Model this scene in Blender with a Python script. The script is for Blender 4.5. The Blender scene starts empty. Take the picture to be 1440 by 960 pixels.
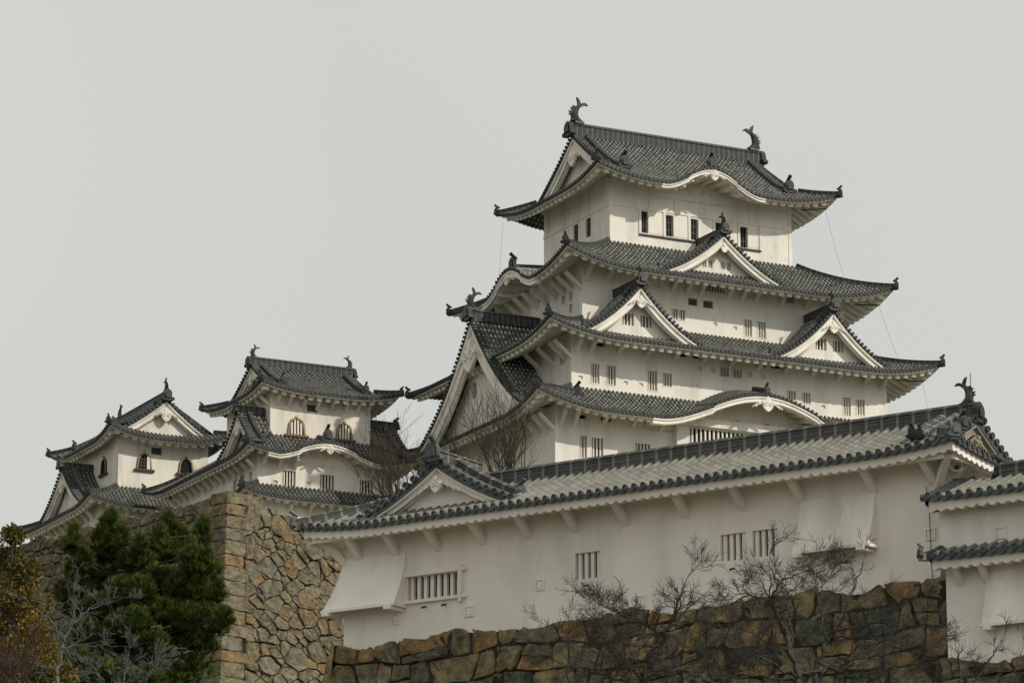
import bpy, math, random
import numpy as np
from mathutils import Vector, Matrix, noise as mnoise

random.seed(7); rng = np.random.default_rng(7)
sc = bpy.context.scene
COL = sc.collection

# ------------------------------------------------------------------ camera, sky, sun, exposure
cam_d = bpy.data.cameras.new("camera"); cam = bpy.data.objects.new("camera", cam_d); COL.objects.link(cam)
cam.location = (0, 0, 1.6); cam.rotation_euler = (math.radians(90 + 14.3), 0, 0)
cam_d.sensor_fit = 'HORIZONTAL'; cam_d.sensor_width = 36.0; cam_d.lens = 36.0 * 5200 / 1440
cam_d.clip_start = 1.0; cam_d.clip_end = 6000
sc.camera = cam

SUN_EL, SUN_BETA = 34.5, 58.5          # sun stands to the right of the camera and a little behind it
b_ = math.radians(SUN_BETA); e_ = math.radians(SUN_EL)
sun_dir = Vector((math.sin(b_) * math.cos(e_), -math.cos(b_) * math.cos(e_), math.sin(e_)))
sd = bpy.data.lights.new("sun", 'SUN'); sd.energy = 2.7; sd.angle = math.radians(0.9); sd.color = (1.0, 0.93, 0.82)
so = bpy.data.objects.new("sun", sd); COL.objects.link(so)
so.rotation_euler = sun_dir.to_track_quat('Z', 'Y').to_euler(); so.location = sun_dir * 300

world = bpy.data.worlds.new("World"); sc.world = world; world.use_nodes = True
nt = world.node_tree; nt.nodes.clear()
wo = nt.nodes.new('ShaderNodeOutputWorld'); bg = nt.nodes.new('ShaderNodeBackground')
sky = nt.nodes.new('ShaderNodeTexSky'); sky.sky_type = 'NISHITA'; sky.sun_disc = False
sky.sun_elevation = e_; sky.sun_rotation = math.radians(180 - SUN_BETA); sky.dust_density = 6.0; sky.air_density = 1.0
hs = nt.nodes.new('ShaderNodeHueSaturation'); hs.inputs['Saturation'].default_value = 0.12
mx = nt.nodes.new('ShaderNodeMix'); mx.data_type = 'RGBA'; mx.inputs['Factor'].default_value = 0.86   # thin bright overcast in front of the blue
mx.inputs['B'].default_value = (6.85, 6.98, 6.62, 1)
nt.links.new(sky.outputs[0], hs.inputs['Color']); nt.links.new(hs.outputs[0], mx.inputs['A'])
tcw = nt.nodes.new('ShaderNodeTexCoord'); nzw = nt.nodes.new('ShaderNodeTexNoise'); nzw.inputs['Scale'].default_value = 2.6; nzw.inputs['Detail'].default_value = 3
mrw = nt.nodes.new('ShaderNodeMapRange'); mrw.inputs['From Min'].default_value = 0.3; mrw.inputs['From Max'].default_value = 0.7; mrw.inputs['To Min'].default_value = 0.97; mrw.inputs['To Max'].default_value = 1.065
vm = nt.nodes.new('ShaderNodeVectorMath'); vm.operation = 'SCALE'
nt.links.new(tcw.outputs['Generated'], nzw.inputs['Vector']); nt.links.new(nzw.outputs[0], mrw.inputs['Value']); nt.links.new(mx.outputs['Result'], vm.inputs[0]); nt.links.new(mrw.outputs[0], vm.inputs['Scale'])
nt.links.new(vm.outputs[0], bg.inputs['Color']); bg.inputs['Strength'].default_value = 0.10
nt.links.new(bg.outputs[0], wo.inputs['Surface'])
sc.view_settings.view_transform = 'Standard'; sc.view_settings.look = 'None'
sc.view_settings.exposure = 0.0; sc.view_settings.gamma = 1.0
sc.render.engine = 'CYCLES'
sc.cycles.max_bounces = 6; sc.cycles.diffuse_bounces = 4

# ------------------------------------------------------------------ materials
def mat(name, rough=0.85, spec=0.25):
    m = bpy.data.materials.new(name); m.use_nodes = True
    n = m.node_tree; b = n.nodes['Principled BSDF']
    b.inputs['Roughness'].default_value = rough; b.inputs['Specular IOR Level'].default_value = spec
    return m, n, b
def nd(n, t, **kw):
    x = n.nodes.new(t)
    for k, v in kw.items(): setattr(x, k, v)
    return x
def ramp(n, stops, interp='LINEAR'):
    r = nd(n, 'ShaderNodeValToRGB'); cr = r.color_ramp; cr.interpolation = interp
    while len(cr.elements) < len(stops): cr.elements.new(0.5)
    for e, (p, c) in zip(cr.elements, stops): e.position = p; e.color = (*c, 1)
    return r
def noise_tex(n, scale, detail=4, rough=0.6, vec=None):
    t = nd(n, 'ShaderNodeTexNoise'); t.inputs['Scale'].default_value = scale
    t.inputs['Detail'].default_value = detail; t.inputs['Roughness'].default_value = rough
    if vec is not None: n.links.new(vec, t.inputs['Vector'])
    return t
def mixc(n, fac, a, b, bt='MIX'):
    m = nd(n, 'ShaderNodeMix', data_type='RGBA', blend_type=bt)
    for v, k in ((fac, 'Factor'), (a, 'A'), (b, 'B')):
        if hasattr(v, 'is_linked'): n.links.new(v, m.inputs[k])
        elif isinstance(v, (int, float)): m.inputs[k].default_value = v
        else: m.inputs[k].default_value = (*v, 1)
    return m.outputs['Result']
def math_n(n, op, a, b=None):
    m = nd(n, 'ShaderNodeMath', operation=op)
    for i, v in enumerate((a, b)):
        if v is None: continue
        if hasattr(v, 'is_linked'): n.links.new(v, m.inputs[i])
        else: m.inputs[i].default_value = v
    return m.outputs[0]
def objco(n, scale=(1, 1, 1)):
    c = nd(n, 'ShaderNodeTexCoord'); mp = nd(n, 'ShaderNodeMapping'); mp.inputs['Scale'].default_value = scale
    n.links.new(c.outputs['Object'], mp.inputs['Vector']); return mp.outputs[0]
def bump(n, b, h, strength, dist):
    bp = nd(n, 'ShaderNodeBump'); bp.inputs['Strength'].default_value = strength; bp.inputs['Distance'].default_value = dist
    n.links.new(h, bp.inputs['Height']); n.links.new(bp.outputs[0], b.inputs['Normal'])

def plaster(name, base, stain, amount):
    m, n, b = mat(name, 0.9, 0.15)
    v = objco(n, (0.5, 0.5, 0.12)); big = noise_tex(n, 1.6, 6, 0.65, v)       # vertical rain streaks
    r1 = ramp(n, [(0.47, (0, 0, 0)), (0.72, (1, 1, 1))]); n.links.new(big.outputs[0], r1.inputs[0])
    sm = noise_tex(n, 0.35, 5, 0.6, objco(n))
    r2 = ramp(n, [(0.35, (0.93, 0.93, 0.93)), (0.65, (1.03, 1.03, 1.03))]); n.links.new(sm.outputs[0], r2.inputs[0])
    c = mixc(n, math_n(n, 'MULTIPLY', r1.outputs[0], amount), base, stain)
    c = mixc(n, 1.0, c, r2.outputs[0], 'MULTIPLY')
    n.links.new(c, b.inputs['Base Color'])
    f = noise_tex(n, 5.0, 6, 0.7, objco(n)); bump(n, b, f.outputs[0], 0.25, 0.03)
    return m
M_PL = plaster("keep_plaster", (0.81, 0.775, 0.70), (0.50, 0.47, 0.41), 0.65)
M_PL2 = plaster("gallery_plaster", (0.85, 0.79, 0.725), (0.56, 0.52, 0.47), 0.50)
M_HATCH = plaster("hatch_plaster", (0.88, 0.83, 0.765), (0.55, 0.50, 0.44), 0.75)
M_PLW = plaster("weathered_plaster", (0.77, 0.73, 0.65), (0.42, 0.39, 0.34), 0.70)

def tile(name, dark, light, joint_col, joint_amt, lichen, pan, var=0.62, band=0.30):
    """UV: u counts the rows of round tiles, v the courses up the slope"""
    m, n, b = mat(name, 0.62, 0.35)
    uv = nd(n, 'ShaderNodeUVMap'); sep = nd(n, 'ShaderNodeSeparateXYZ'); n.links.new(uv.outputs[0], sep.inputs[0])
    fl = nd(n, 'ShaderNodeVectorMath', operation='FLOOR'); n.links.new(uv.outputs[0], fl.inputs[0])
    wn = nd(n, 'ShaderNodeTexWhiteNoise', noise_dimensions='2D'); n.links.new(fl.outputs[0], wn.inputs['Vector'])
    nz = noise_tex(n, 0.9, 5, 0.65, objco(n)); f = math_n(n, 'ADD', math_n(n, 'MULTIPLY', wn.outputs[0], var), math_n(n, 'MULTIPLY', nz.outputs[0], 0.5))
    c = ramp(n, [(0.15, dark), (0.85, light)]); n.links.new(f, c.inputs[0])
    ln = noise_tex(n, 3.0, 6, 0.75, objco(n)); lr = ramp(n, [(0.56, (0, 0, 0)), (0.72, (1, 1, 1))]); n.links.new(ln.outputs[0], lr.inputs[0])
    col = mixc(n, math_n(n, 'MULTIPLY', lr.outputs[0], lichen), c.outputs[0], (0.26, 0.24, 0.17))
    # joints at each course over round tiles: white plaster on keeps, dark on gallery
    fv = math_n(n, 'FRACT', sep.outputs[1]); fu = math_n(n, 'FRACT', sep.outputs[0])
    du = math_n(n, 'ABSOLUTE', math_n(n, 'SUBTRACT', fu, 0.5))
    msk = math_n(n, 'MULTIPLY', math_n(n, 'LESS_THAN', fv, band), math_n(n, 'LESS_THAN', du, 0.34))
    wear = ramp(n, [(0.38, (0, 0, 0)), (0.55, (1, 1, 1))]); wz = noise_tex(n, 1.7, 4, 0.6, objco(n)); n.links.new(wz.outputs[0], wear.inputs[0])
    col = mixc(n, math_n(n, 'MULTIPLY', math_n(n, 'MULTIPLY', msk, wear.outputs[0]), joint_amt), col, joint_col)
    col = mixc(n, math_n(n, 'MULTIPLY', math_n(n, 'GREATER_THAN', du, 0.26), 0.62), col, pan)      # concave pan tiles between the round ones: shade of the channels painted into their colour
    n.links.new(col, b.inputs['Base Color'])
    bump(n, b, ln.outputs[0], 0.3, 0.02)
    return m
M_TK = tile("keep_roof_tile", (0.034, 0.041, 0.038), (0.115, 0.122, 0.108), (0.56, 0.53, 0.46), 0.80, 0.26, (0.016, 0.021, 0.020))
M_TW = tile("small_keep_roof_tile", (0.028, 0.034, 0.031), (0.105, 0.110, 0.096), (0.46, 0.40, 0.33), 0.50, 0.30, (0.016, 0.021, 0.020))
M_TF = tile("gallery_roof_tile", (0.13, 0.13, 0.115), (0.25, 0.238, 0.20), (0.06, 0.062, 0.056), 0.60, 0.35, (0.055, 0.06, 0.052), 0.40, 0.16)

def plain(name, a, bcol, scale=3.0, rough=0.8, bs=0.3, spec=0.25):
    m, n, b = mat(name, rough, spec)
    z = noise_tex(n, scale, 6, 0.65, objco(n)); r = ramp(n, [(0.3, a), (0.7, bcol)]); n.links.new(z.outputs[0], r.inputs[0])
    n.links.new(r.outputs[0], b.inputs['Base Color']); bump(n, b, z.outputs[0], bs, 0.04)
    return m
M_RIDGE_T = plain("dark_clay_tile", (0.012, 0.016, 0.016), (0.038, 0.043, 0.040), 4.0, 0.55, 0.3, 0.35)
M_TEND = plain("round_tile_end", (0.018, 0.024, 0.024), (0.050, 0.056, 0.053), 2.5, 0.5, 0.3, 0.4)
M_TENDF = plain("gallery_tile_end", (0.030, 0.039, 0.041), (0.12, 0.13, 0.125), 2.5, 0.5, 0.3, 0.4)
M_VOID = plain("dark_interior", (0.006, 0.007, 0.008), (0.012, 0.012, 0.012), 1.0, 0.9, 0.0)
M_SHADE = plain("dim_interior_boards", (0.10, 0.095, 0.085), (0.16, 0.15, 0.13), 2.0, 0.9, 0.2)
M_LACQ = plain("black_lacquer_wood", (0.012, 0.013, 0.014), (0.03, 0.03, 0.028), 3.0, 0.45, 0.1, 0.4)
M_GOLD = plain("gilt_metal", (0.42, 0.30, 0.10), (0.55, 0.42, 0.18), 3.0, 0.45, 0.1, 0.5)
M_BROWN = plain("weathered_brown_frame", (0.11, 0.06, 0.03), (0.24, 0.15, 0.08), 4.0, 0.7, 0.2)
M_GABLE_TAN = plain("tan_gable", (0.22, 0.20, 0.15), (0.34, 0.31, 0.24), 3.0, 0.9, 0.3)  # even tan for the right gallery gable, darker than the wall plaster
M_WOOD = plain("grey_wood", (0.05, 0.048, 0.042), (0.10, 0.095, 0.08), 4.0, 0.8, 0.2)
M_CABLE = plain("black_cable", (0.01, 0.01, 0.01), (0.02, 0.02, 0.02), 1.0, 0.6, 0.0)
M_HORN = plain("cream_horn_metal", (0.66, 0.58, 0.43), (0.74, 0.66, 0.50), 3.0, 0.45, 0.0)
M_BARK = plain("dark_bark", (0.028, 0.027, 0.024), (0.075, 0.072, 0.062), 7.0, 0.9, 0.5)
M_PALEBARK = plain("pale_grey_bark", (0.075, 0.08, 0.072), (0.16, 0.165, 0.15), 7.0, 0.9, 0.4)
M_TWIGB = plain("brown_twigs", (0.045, 0.036, 0.028), (0.10, 0.08, 0.06), 6.0, 0.9, 0.2)
M_REDTW = plain("reddish_twigs", (0.045, 0.026, 0.020), (0.085, 0.05, 0.04), 6.0, 0.9, 0.2)
M_SOIL = plain("wall_core_earth", (0.018, 0.016, 0.012), (0.05, 0.042, 0.03), 2.0, 0.95, 0.5)
M_GROUND = plain("dry_grass_and_gravel", (0.07, 0.07, 0.040), (0.13, 0.118, 0.075), 0.5, 0.95, 0.5)

def ridge_mat(name, dark, light, pale, per, wdt, amt):
    """UV u: metres along the ridge, v: up its side; pale plaster ties and thin courses"""
    m, n, b = mat(name, 0.6, 0.3)
    uv = nd(n, 'ShaderNodeUVMap'); sep = nd(n, 'ShaderNodeSeparateXYZ'); n.links.new(uv.outputs[0], sep.inputs[0])
    z = noise_tex(n, 3.0, 5, 0.65, objco(n)); c = ramp(n, [(0.3, dark), (0.7, light)]); n.links.new(z.outputs[0], c.inputs[0])
    fu = math_n(n, 'FRACT', math_n(n, 'MULTIPLY', sep.outputs[0], 1.0 / per))
    tie = math_n(n, 'LESS_THAN', fu, wdt)
    fv = math_n(n, 'FRACT', math_n(n, 'MULTIPLY', sep.outputs[1], 8.0)); ln = math_n(n, 'LESS_THAN', fv, 0.3)
    col = mixc(n, math_n(n, 'MULTIPLY', ln, 0.6), c.outputs[0], (0.012, 0.015, 0.015))
    col = mixc(n, math_n(n, 'MULTIPLY', tie, amt), col, pale)
    n.links.new(col, b.inputs['Base Color']); bump(n, b, fv, 0.4, 0.03)
    return m
M_RK = ridge_mat("keep_ridge_courses", (0.022, 0.029, 0.030), (0.075, 0.082, 0.076), (0.30, 0.28, 0.24), 0.42, 0.20, 0.28)
M_RF = ridge_mat("gallery_ridge_courses", (0.055, 0.060, 0.056), (0.13, 0.132, 0.118), (0.30, 0.29, 0.25), 0.52, 0.17, 0.6)

def stone_mat(name, stops, dirt):
    m, n, b = mat(name, 0.92, 0.15)
    uv = nd(n, 'ShaderNodeUVMap'); sep = nd(n, 'ShaderNodeSeparateXYZ'); n.links.new(uv.outputs[0], sep.inputs[0])
    r = ramp(n, stops); vn = noise_tex(n, 1.3, 6, 0.7, objco(n))
    vr = ramp(n, [(0.30, (0, 0, 0)), (0.70, (1, 1, 1))]); n.links.new(vn.outputs[0], vr.inputs[0])
    n.links.new(math_n(n, 'ADD', math_n(n, 'MULTIPLY', sep.outputs[0], 0.82), math_n(n, 'MULTIPLY', vr.outputs[0], 0.18)), r.inputs[0])
    z = noise_tex(n, 2.6, 9, 0.75, objco(n)); zr = ramp(n, [(0.30, (0.28, 0.28, 0.28)), (0.70, (1.60, 1.60, 1.60))]); n.links.new(z.outputs[0], zr.inputs[0])
    c = mixc(n, 1.0, r.outputs[0], zr.outputs[0], 'MULTIPLY')
    l = noise_tex(n, 1.1, 7, 0.7, objco(n)); lr = ramp(n, [(0.50, (0, 0, 0)), (0.66, (1, 1, 1))]); n.links.new(l.outputs[0], lr.inputs[0])
    c = mixc(n, math_n(n, 'MULTIPLY', lr.outputs[0], dirt), c, (0.055, 0.052, 0.036))
    n.links.new(c, b.inputs['Base Color'])
    f = noise_tex(n, 7.0, 8, 0.75, objco(n)); g = noise_tex(n, 1.9, 3, 0.6, objco(n)); bump(n, b, math_n(n, 'ADD', f.outputs[0], math_n(n, 'MULTIPLY', g.outputs[0], 0.5)), 1.0, 0.13)
    return m
M_STR = stone_mat("rampart_stone", [(0.0, (0.15, 0.13, 0.085)), (0.35, (0.22, 0.19, 0.12)), (0.6, (0.18, 0.165, 0.125)), (0.8, (0.24, 0.18, 0.10)), (0.95, (0.25, 0.155, 0.08)), (1.0, (0.30, 0.26, 0.19))], 0.6)
M_STF = stone_mat("base_stone", [(0.0, (0.10, 0.105, 0.095)), (0.22, (0.19, 0.175, 0.12)), (0.45, (0.28, 0.235, 0.135)), (0.7, (0.36, 0.275, 0.14)), (0.88, (0.34, 0.20, 0.09)), (1.0, (0.40, 0.32, 0.20))], 0.7)

def leaf_mat(name, stops):
    m, n, b = mat(name, 0.6, 0.25)
    uv = nd(n, 'ShaderNodeUVMap'); sep = nd(n, 'ShaderNodeSeparateXYZ'); n.links.new(uv.outputs[0], sep.inputs[0])
    r = ramp(n, stops); n.links.new(sep.outputs[0], r.inputs[0]); n.links.new(r.outputs[0], b.inputs['Base Color'])
    b.inputs['Subsurface Weight'].default_value = 0.0
    return m
M_PINE = leaf_mat("pine_needles", [(0.0, (0.020, 0.036, 0.007)), (0.5, (0.056, 0.084, 0.012)), (0.85, (0.13, 0.145, 0.022)), (1.0, (0.22, 0.18, 0.06))])
M_BUSH = leaf_mat("olive_leaves", [(0.0, (0.04, 0.045, 0.008)), (0.45, (0.11, 0.092, 0.014)), (0.8, (0.19, 0.118, 0.016)), (1.0, (0.26, 0.13, 0.02))])

# ------------------------------------------------------------------ mesh helpers
class MB:
    def __init__(s): s.v = []; s.f = []; s.uv = []; s.mi = []; s.n = 0
    def add(s, V, F, uv=None, mi=0):
        V = np.asarray(V, float).reshape(-1, 3); o = s.n
        s.v.append(V); s.uv.append(np.zeros((len(V), 2)) if uv is None else np.asarray(uv, float).reshape(-1, 2)); s.n += len(V)
        s.f += [tuple(i + o for i in f) for f in F]; s.mi += [mi] * len(F)
        return s
    def grid(s, P, UV=None, mi=0, drop=True):
        R, C = P.shape[:2]; i = np.arange(R * C).reshape(R, C)
        q = np.stack([i[:-1, :-1], i[:-1, 1:], i[1:, 1:], i[1:, :-1]], -1).reshape(-1, 4)
        V = P.reshape(-1, 3)
        if drop:
            d1 = np.abs(V[q[:, 0]] - V[q[:, 3]]).sum(1); d2 = np.abs(V[q[:, 1]] - V[q[:, 2]]).sum(1)
            q = q[(d1 + d2) > 1e-5]
        return s.add(V, q.tolist(), None if UV is None else UV.reshape(-1, 2), mi)
    def box(s, c, sx, sy, sz, ax=None, mi=0, uv=None):
        A = np.eye(3) if ax is None else np.asarray(ax, float)
        V = [np.asarray(c, float) + A[0] * (i * sx / 2) + A[1] * (j * sy / 2) + A[2] * (k * sz / 2) for k in (-1, 1) for j in (-1, 1) for i in (-1, 1)]
        return s.add(V, [(0, 2, 3, 1), (4, 5, 7, 6), (0, 1, 5, 4), (2, 6, 7, 3), (0, 4, 6, 2), (1, 3, 7, 5)], [uv] * 8 if uv else None, mi)
    def beam(s, a, b, w, h, up=(0, 0, 1), mi=0):
        a = np.asarray(a, float); b = np.asarray(b, float); d = b - a; L = np.linalg.norm(d); d /= L
        x = np.cross(d, up); x /= np.linalg.norm(x); y = np.cross(x, d)
        return s.box((a + b) / 2, w, h, L, (x, y, d), mi)
    def tube(s, path, rad, n=6, mi=0, cap=True):
        P = np.asarray(path, float); k = len(P); T = np.gradient(P, axis=0); T /= np.linalg.norm(T, axis=1)[:, None] + 1e-9
        up = np.array([0, 0, 1.]); 
        if abs(T[0] @ up) > .9: up = np.array([0, 1., 0])
        rad = np.broadcast_to(rad, (k,)); a = np.arange(n) * 2 * np.pi / n; V = []
        for i in range(k):
            x = np.cross(T[i], up); x /= np.linalg.norm(x) + 1e-9; y = np.cross(x, T[i]); up = y
            V.append(P[i] + rad[i] * (np.cos(a)[:, None] * x + np.sin(a)[:, None] * y))
        F = [(i * n + j, i * n + (j + 1) % n, (i + 1) * n + (j + 1) % n, (i + 1) * n + j) for i in range(k - 1) for j in range(n)]
        if cap: F += [tuple(range(n))[::-1], tuple((k - 1) * n + j for j in range(n))]
        return s.add(np.concatenate(V), F, None, mi)
    def sweep(s, path, prof, side, closed=True, mi=0):
        """prof: list of (sideways, up); side: constant sideways unit vector or per point"""
        P = np.asarray(path, float); k = len(P); pr = np.asarray(prof, float); n = len(pr)
        S = np.broadcast_to(np.asarray(side, float), P.shape)
        T = np.gradient(P, axis=0); T /= np.linalg.norm(T, axis=1)[:, None] + 1e-9
        Upv = np.cross(S, T); Upv /= np.linalg.norm(Upv, axis=1)[:, None] + 1e-9; Upv *= np.sign(Upv[:, 2:3] + 1e-6)
        V = P[:, None, :] + S[:, None, :] * pr[None, :, 0:1] + Upv[:, None, :] * pr[None, :, 1:2]
        L = np.concatenate([[0], np.cumsum(np.linalg.norm(np.diff(P, axis=0), axis=1))])
        UV = np.stack([np.broadcast_to(L[:, None], (k, n)), np.broadcast_to(pr[None, :, 1], (k, n))], -1)
        F = [(i * n + j, i * n + (j + 1) % n, (i + 1) * n + (j + 1) % n, (i + 1) * n + j) for i in range(k - 1) for j in range(n if closed else n - 1)]
        if closed: F += [tuple(range(n))[::-1], tuple((k - 1) * n + j for j in range(n))]
        return s.add(V, F, UV, mi)
    def prism(s, poly, F, t, mi=0, out=0.0):
        """poly: (x,z) outline in a facade plane, thickness t outwards from `out`"""
        n = len(poly); V = [F(x, out, z) for x, z in poly] + [F(x, out + t, z) for x, z in poly]
        return s.add(V, [tuple(range(n))[::-1], tuple(range(n, 2 * n))] + [(i, (i + 1) % n, n + (i + 1) % n, n + i) for i in range(n)], None, mi)
    def build(s, name, mats, parent=None, smooth=False):
        V = np.concatenate(s.v)
        if parent is not None: V = V - np.array([0, 0, parent.get('z0', 0.0)])
        me = bpy.data.meshes.new(name); me.from_pydata(V.tolist(), [], s.f)
        for m in (mats if isinstance(mats, (list, tuple)) else [mats]): me.materials.append(m)
        if any(s.mi): me.polygons.foreach_set('material_index', s.mi)
        uvl = me.uv_layers.new(name='UVMap'); UV = np.concatenate(s.uv)
        li = np.empty(len(me.loops), np.int32); me.loops.foreach_get('vertex_index', li)
        uvl.data.foreach_set('uv', UV[li].astype(np.float32).ravel())
        if smooth: me.polygons.foreach_set('use_smooth', [True] * len(me.polygons))
        me.update()
        o = bpy.data.objects.new(name, me); COL.objects.link(o)
        if parent is not None:
            o.parent = parent
            z0 = parent.get('z0')
            if z0 is not None: o['z0'] = z0
        return o
def tag(o, label, cat, group=None):
    o['label'] = label; o['category'] = cat
    if group: o['group'] = group
    return o
def thing(name, label, cat, loc, rz=0.0, group=None, local_base=None):
    o = bpy.data.objects.new(name, None); COL.objects.link(o); o.empty_display_size = 0.5
    o.location = loc; o.rotation_euler = (0, 0, rz); tag(o, label, cat, group)
    o['z0'] = loc[2] if local_base is None else local_base
    return o

# ------------------------------------------------------------------ Japanese roof kit
def conc(t, c): return c * t + (1 - c) * t * t
class Side:
    """one side of a roof: s runs along the eave (to the right seen from outside), d inwards from the eave"""
    def __init__(s, P, s0, s1, run, smin, smax, dmax, zb, ze, sdir, odir):
        s.P, s.s0, s.s1, s.run, s.smin, s.smax, s.dmax, s.zb, s.ze, s.bumps, s.sdir, s.odir = P, s0, s1, run, smin, smax, dmax, zb, ze, [], np.array(sdir, float), np.array(odir, float)
    def z(s, S, D):
        S = np.asarray(S, float); D = np.asarray(D, float); z = s.zb(S, D)
        for (c, hw, h, rise) in s.bumps:
            q = np.abs(S - c) / hw
            B = np.where(q < 1, h * (0.5 + 0.5 * np.cos(np.pi * np.clip(q, 0, 1))) ** 0.85, 0)
            zk = s.ze + B * (1 + rise * D / s.run) - 0.10 * np.sin(np.pi * np.clip(q, 0, 1)) ** 2 * (q > .5)
            z = np.where(q < 1, np.maximum(z, zk), z)
        return z
    def pt(s, S, D, dz=0.0):
        S = np.asarray(S, float); D = np.asarray(D, float); z = s.z(S, np.maximum(D, 0)) + dz
        x, y = s.P(S, D); return np.stack(np.broadcast_arrays(x, y, z), -1)

def make_sides(o, zfun_kind, i=None, ze=0, zt=0, c=0.7, lift=1.0, liftlen=6.0, gab=None, lift_back=1.0):
    """o = (u0,u1,w0,w1) outer; hip tier: i = inner rectangle.  gab=(g0,g1): irimoya with ridge along u between the verges g0,g1"""
    u0, u1, w0, w1 = o
    defs = dict(front=(lambda S, D: (S, w0 + D), u0, u1, (1, 0, 0), (0, -1, 0)), right=(lambda S, D: (u1 - D, S), w0, w1, (0, 1, 0), (1, 0, 0)),
                back=(lambda S, D: (-S, w1 - D), -u1, -u0, (-1, 0, 0), (0, 1, 0)), left=(lambda S, D: (u0 + D, -S), -w1, -w0, (0, -1, 0), (-1, 0, 0)))
    sides = {}
    for k, (P, s0, s1, sd_, od) in defs.items():
        if zfun_kind == 'hip':
            iu0, iu1, iw0, iw1 = i
            run = dict(front=iw0 - w0, right=u1 - iu1, back=w1 - iw1, left=iu0 - u0)[k]
            a = dict(front=iu0 - u0, right=iw0 - w0, back=u1 - iu1, left=w1 - iw1)[k]
            b = dict(front=u1 - iu1, right=w1 - iw1, back=iu0 - u0, left=iw0 - w0)[k]
            smin = lambda D, s0=s0, a=a, run=run: s0 + a * np.clip(D / run, 0, 1)
            smax = lambda D, s1=s1, b=b, run=run: s1 - b * np.clip(D / run, 0, 1)
            dmax = lambda S, s0=s0, s1=s1, a=a, b=b, run=run: run * np.clip(np.minimum((S - s0) / a, (s1 - S) / b), 0, 1)
            zb0 = lambda D, run=run: ze + (zt - ze) * conc(np.clip(D / run, 0, 1), c)
            fade = lambda D, run=run: np.clip(1 - D / run, 0, 1) ** 1.4
        else:
            g0, g1 = gab; dep = (w1 - w0) / 2
            kl, kr = g0 - u0, u1 - g1
            if k in ('front', 'back'):
                run = dep; a, b = (kl, kr) if k == 'front' else (kr, kl)
                smin = lambda D, s0=s0, a=a: s0 + np.clip(D, 0, a)
                smax = lambda D, s1=s1, b=b: s1 - np.clip(D, 0, b)
                def dmax(S, s0=s0, s1=s1, a=a, b=b, run=run):
                    l = np.where(S - s0 < a - 1e-6, np.clip(S - s0, 0, a), run); r = np.where(s1 - S < b - 1e-6, np.clip(s1 - S, 0, b), run)
                    return np.minimum(l, r)
            else:
                run = kl if k == 'left' else kr
                smin = lambda D, s0=s0: s0 + D
                smax = lambda D, s1=s1: s1 - D
                dmax = lambda S, s0=s0, s1=s1, run=run: np.clip(np.minimum(np.minimum(S - s0, s1 - S), run), 0, run)
            zb0 = lambda D: ze + (zt - ze) * conc(np.clip(D / dep, 0, 1), c)
            fade = lambda D, dd=max(kl, kr) * 1.6: np.clip(1 - D / dd, 0, 1) ** 1.4
        fl, fr = dict(front=(1, 1), right=(1, lift_back), back=(lift_back, lift_back), left=(lift_back, 1))[k]
        def zb(S, D, zb0=zb0, fade=fade, smin=smin, smax=smax, fl=fl, fr=fr):
            G_ = lambda e: np.clip(1 - e / liftlen, 0, 1) ** 2.3
            return zb0(D) + lift * np.maximum(fl * G_(S - smin(D)), fr * G_(smax(D) - S)) * fade(D)
        sides[k] = Side(P, s0, s1, run, smin, smax, dmax, zb, ze, sd_, od)
    return sides

PH = np.array([0.0, 0.20, 0.27, 0.38, 0.5, 0.62, 0.73, 0.80]); HH = np.array([0.0, -0.02, 0.55, 0.92, 1.0, 0.92, 0.55, -0.02])
def tiles(mb, sd, p, step, rib=0.30, saw=0.035, fine=True, s_lim=None):
    a, b = s_lim or (sd.s0, sd.s1); n = max(2, round((b - a) / p)); p = (b - a) / n
    ph, hh = (PH, HH) if fine else (np.array([0., .5]), np.array([0., .6]))
    S = (a + p * (np.arange(n)[:, None] + ph[None])).ravel(); S = np.append(S, b); H = np.append(np.tile(hh, n), 0) * rib * p
    U = np.append((np.arange(n)[:, None] + ph[None]).ravel(), n)
    dm = sd.dmax(S); dm_all = dm.max()
    k = max(2, round(dm_all / step)); st = dm_all / k
    if fine: rows = np.concatenate([[j * st, j * st + st * 0.96] for j in range(k)] + [[dm_all]]); sw = np.array([saw, 0.0] * k + [0.0])
    else: rows = np.linspace(0, dm_all, 2 * k + 1); sw = np.zeros(len(rows))
    D = np.minimum(rows[:, None], dm[None, :]); SS = np.broadcast_to(S[None], D.shape)
    P = sd.pt(SS, D); P[..., 2] += H[None] + sw[:, None]
    UV = np.stack([np.broadcast_to(U[None], D.shape), D / st], -1)
    mb.grid(P, UV)
    return n, p
def ring(mb, c, x, up, od, r, back, fwd, n=9, mi=0):
    a = np.arange(n) * 2 * np.pi / n; circ = np.cos(a)[:, None] * x + np.sin(a)[:, None] * up
    c = np.asarray(c); V = np.concatenate([c + r * circ - back * od, c + r * circ + fwd * od, c + 0.72 * r * circ + fwd * od, c + 0.66 * r * circ + (fwd - .3 * r) * od])
    F = [(k * n + j, k * n + (j + 1) % n, (k + 1) * n + (j + 1) % n, (k + 1) * n + j) for k in range(3) for j in range(n)] + [tuple(3 * n + j for j in range(n))]
    mb.add(V, F, None, mi)
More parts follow.
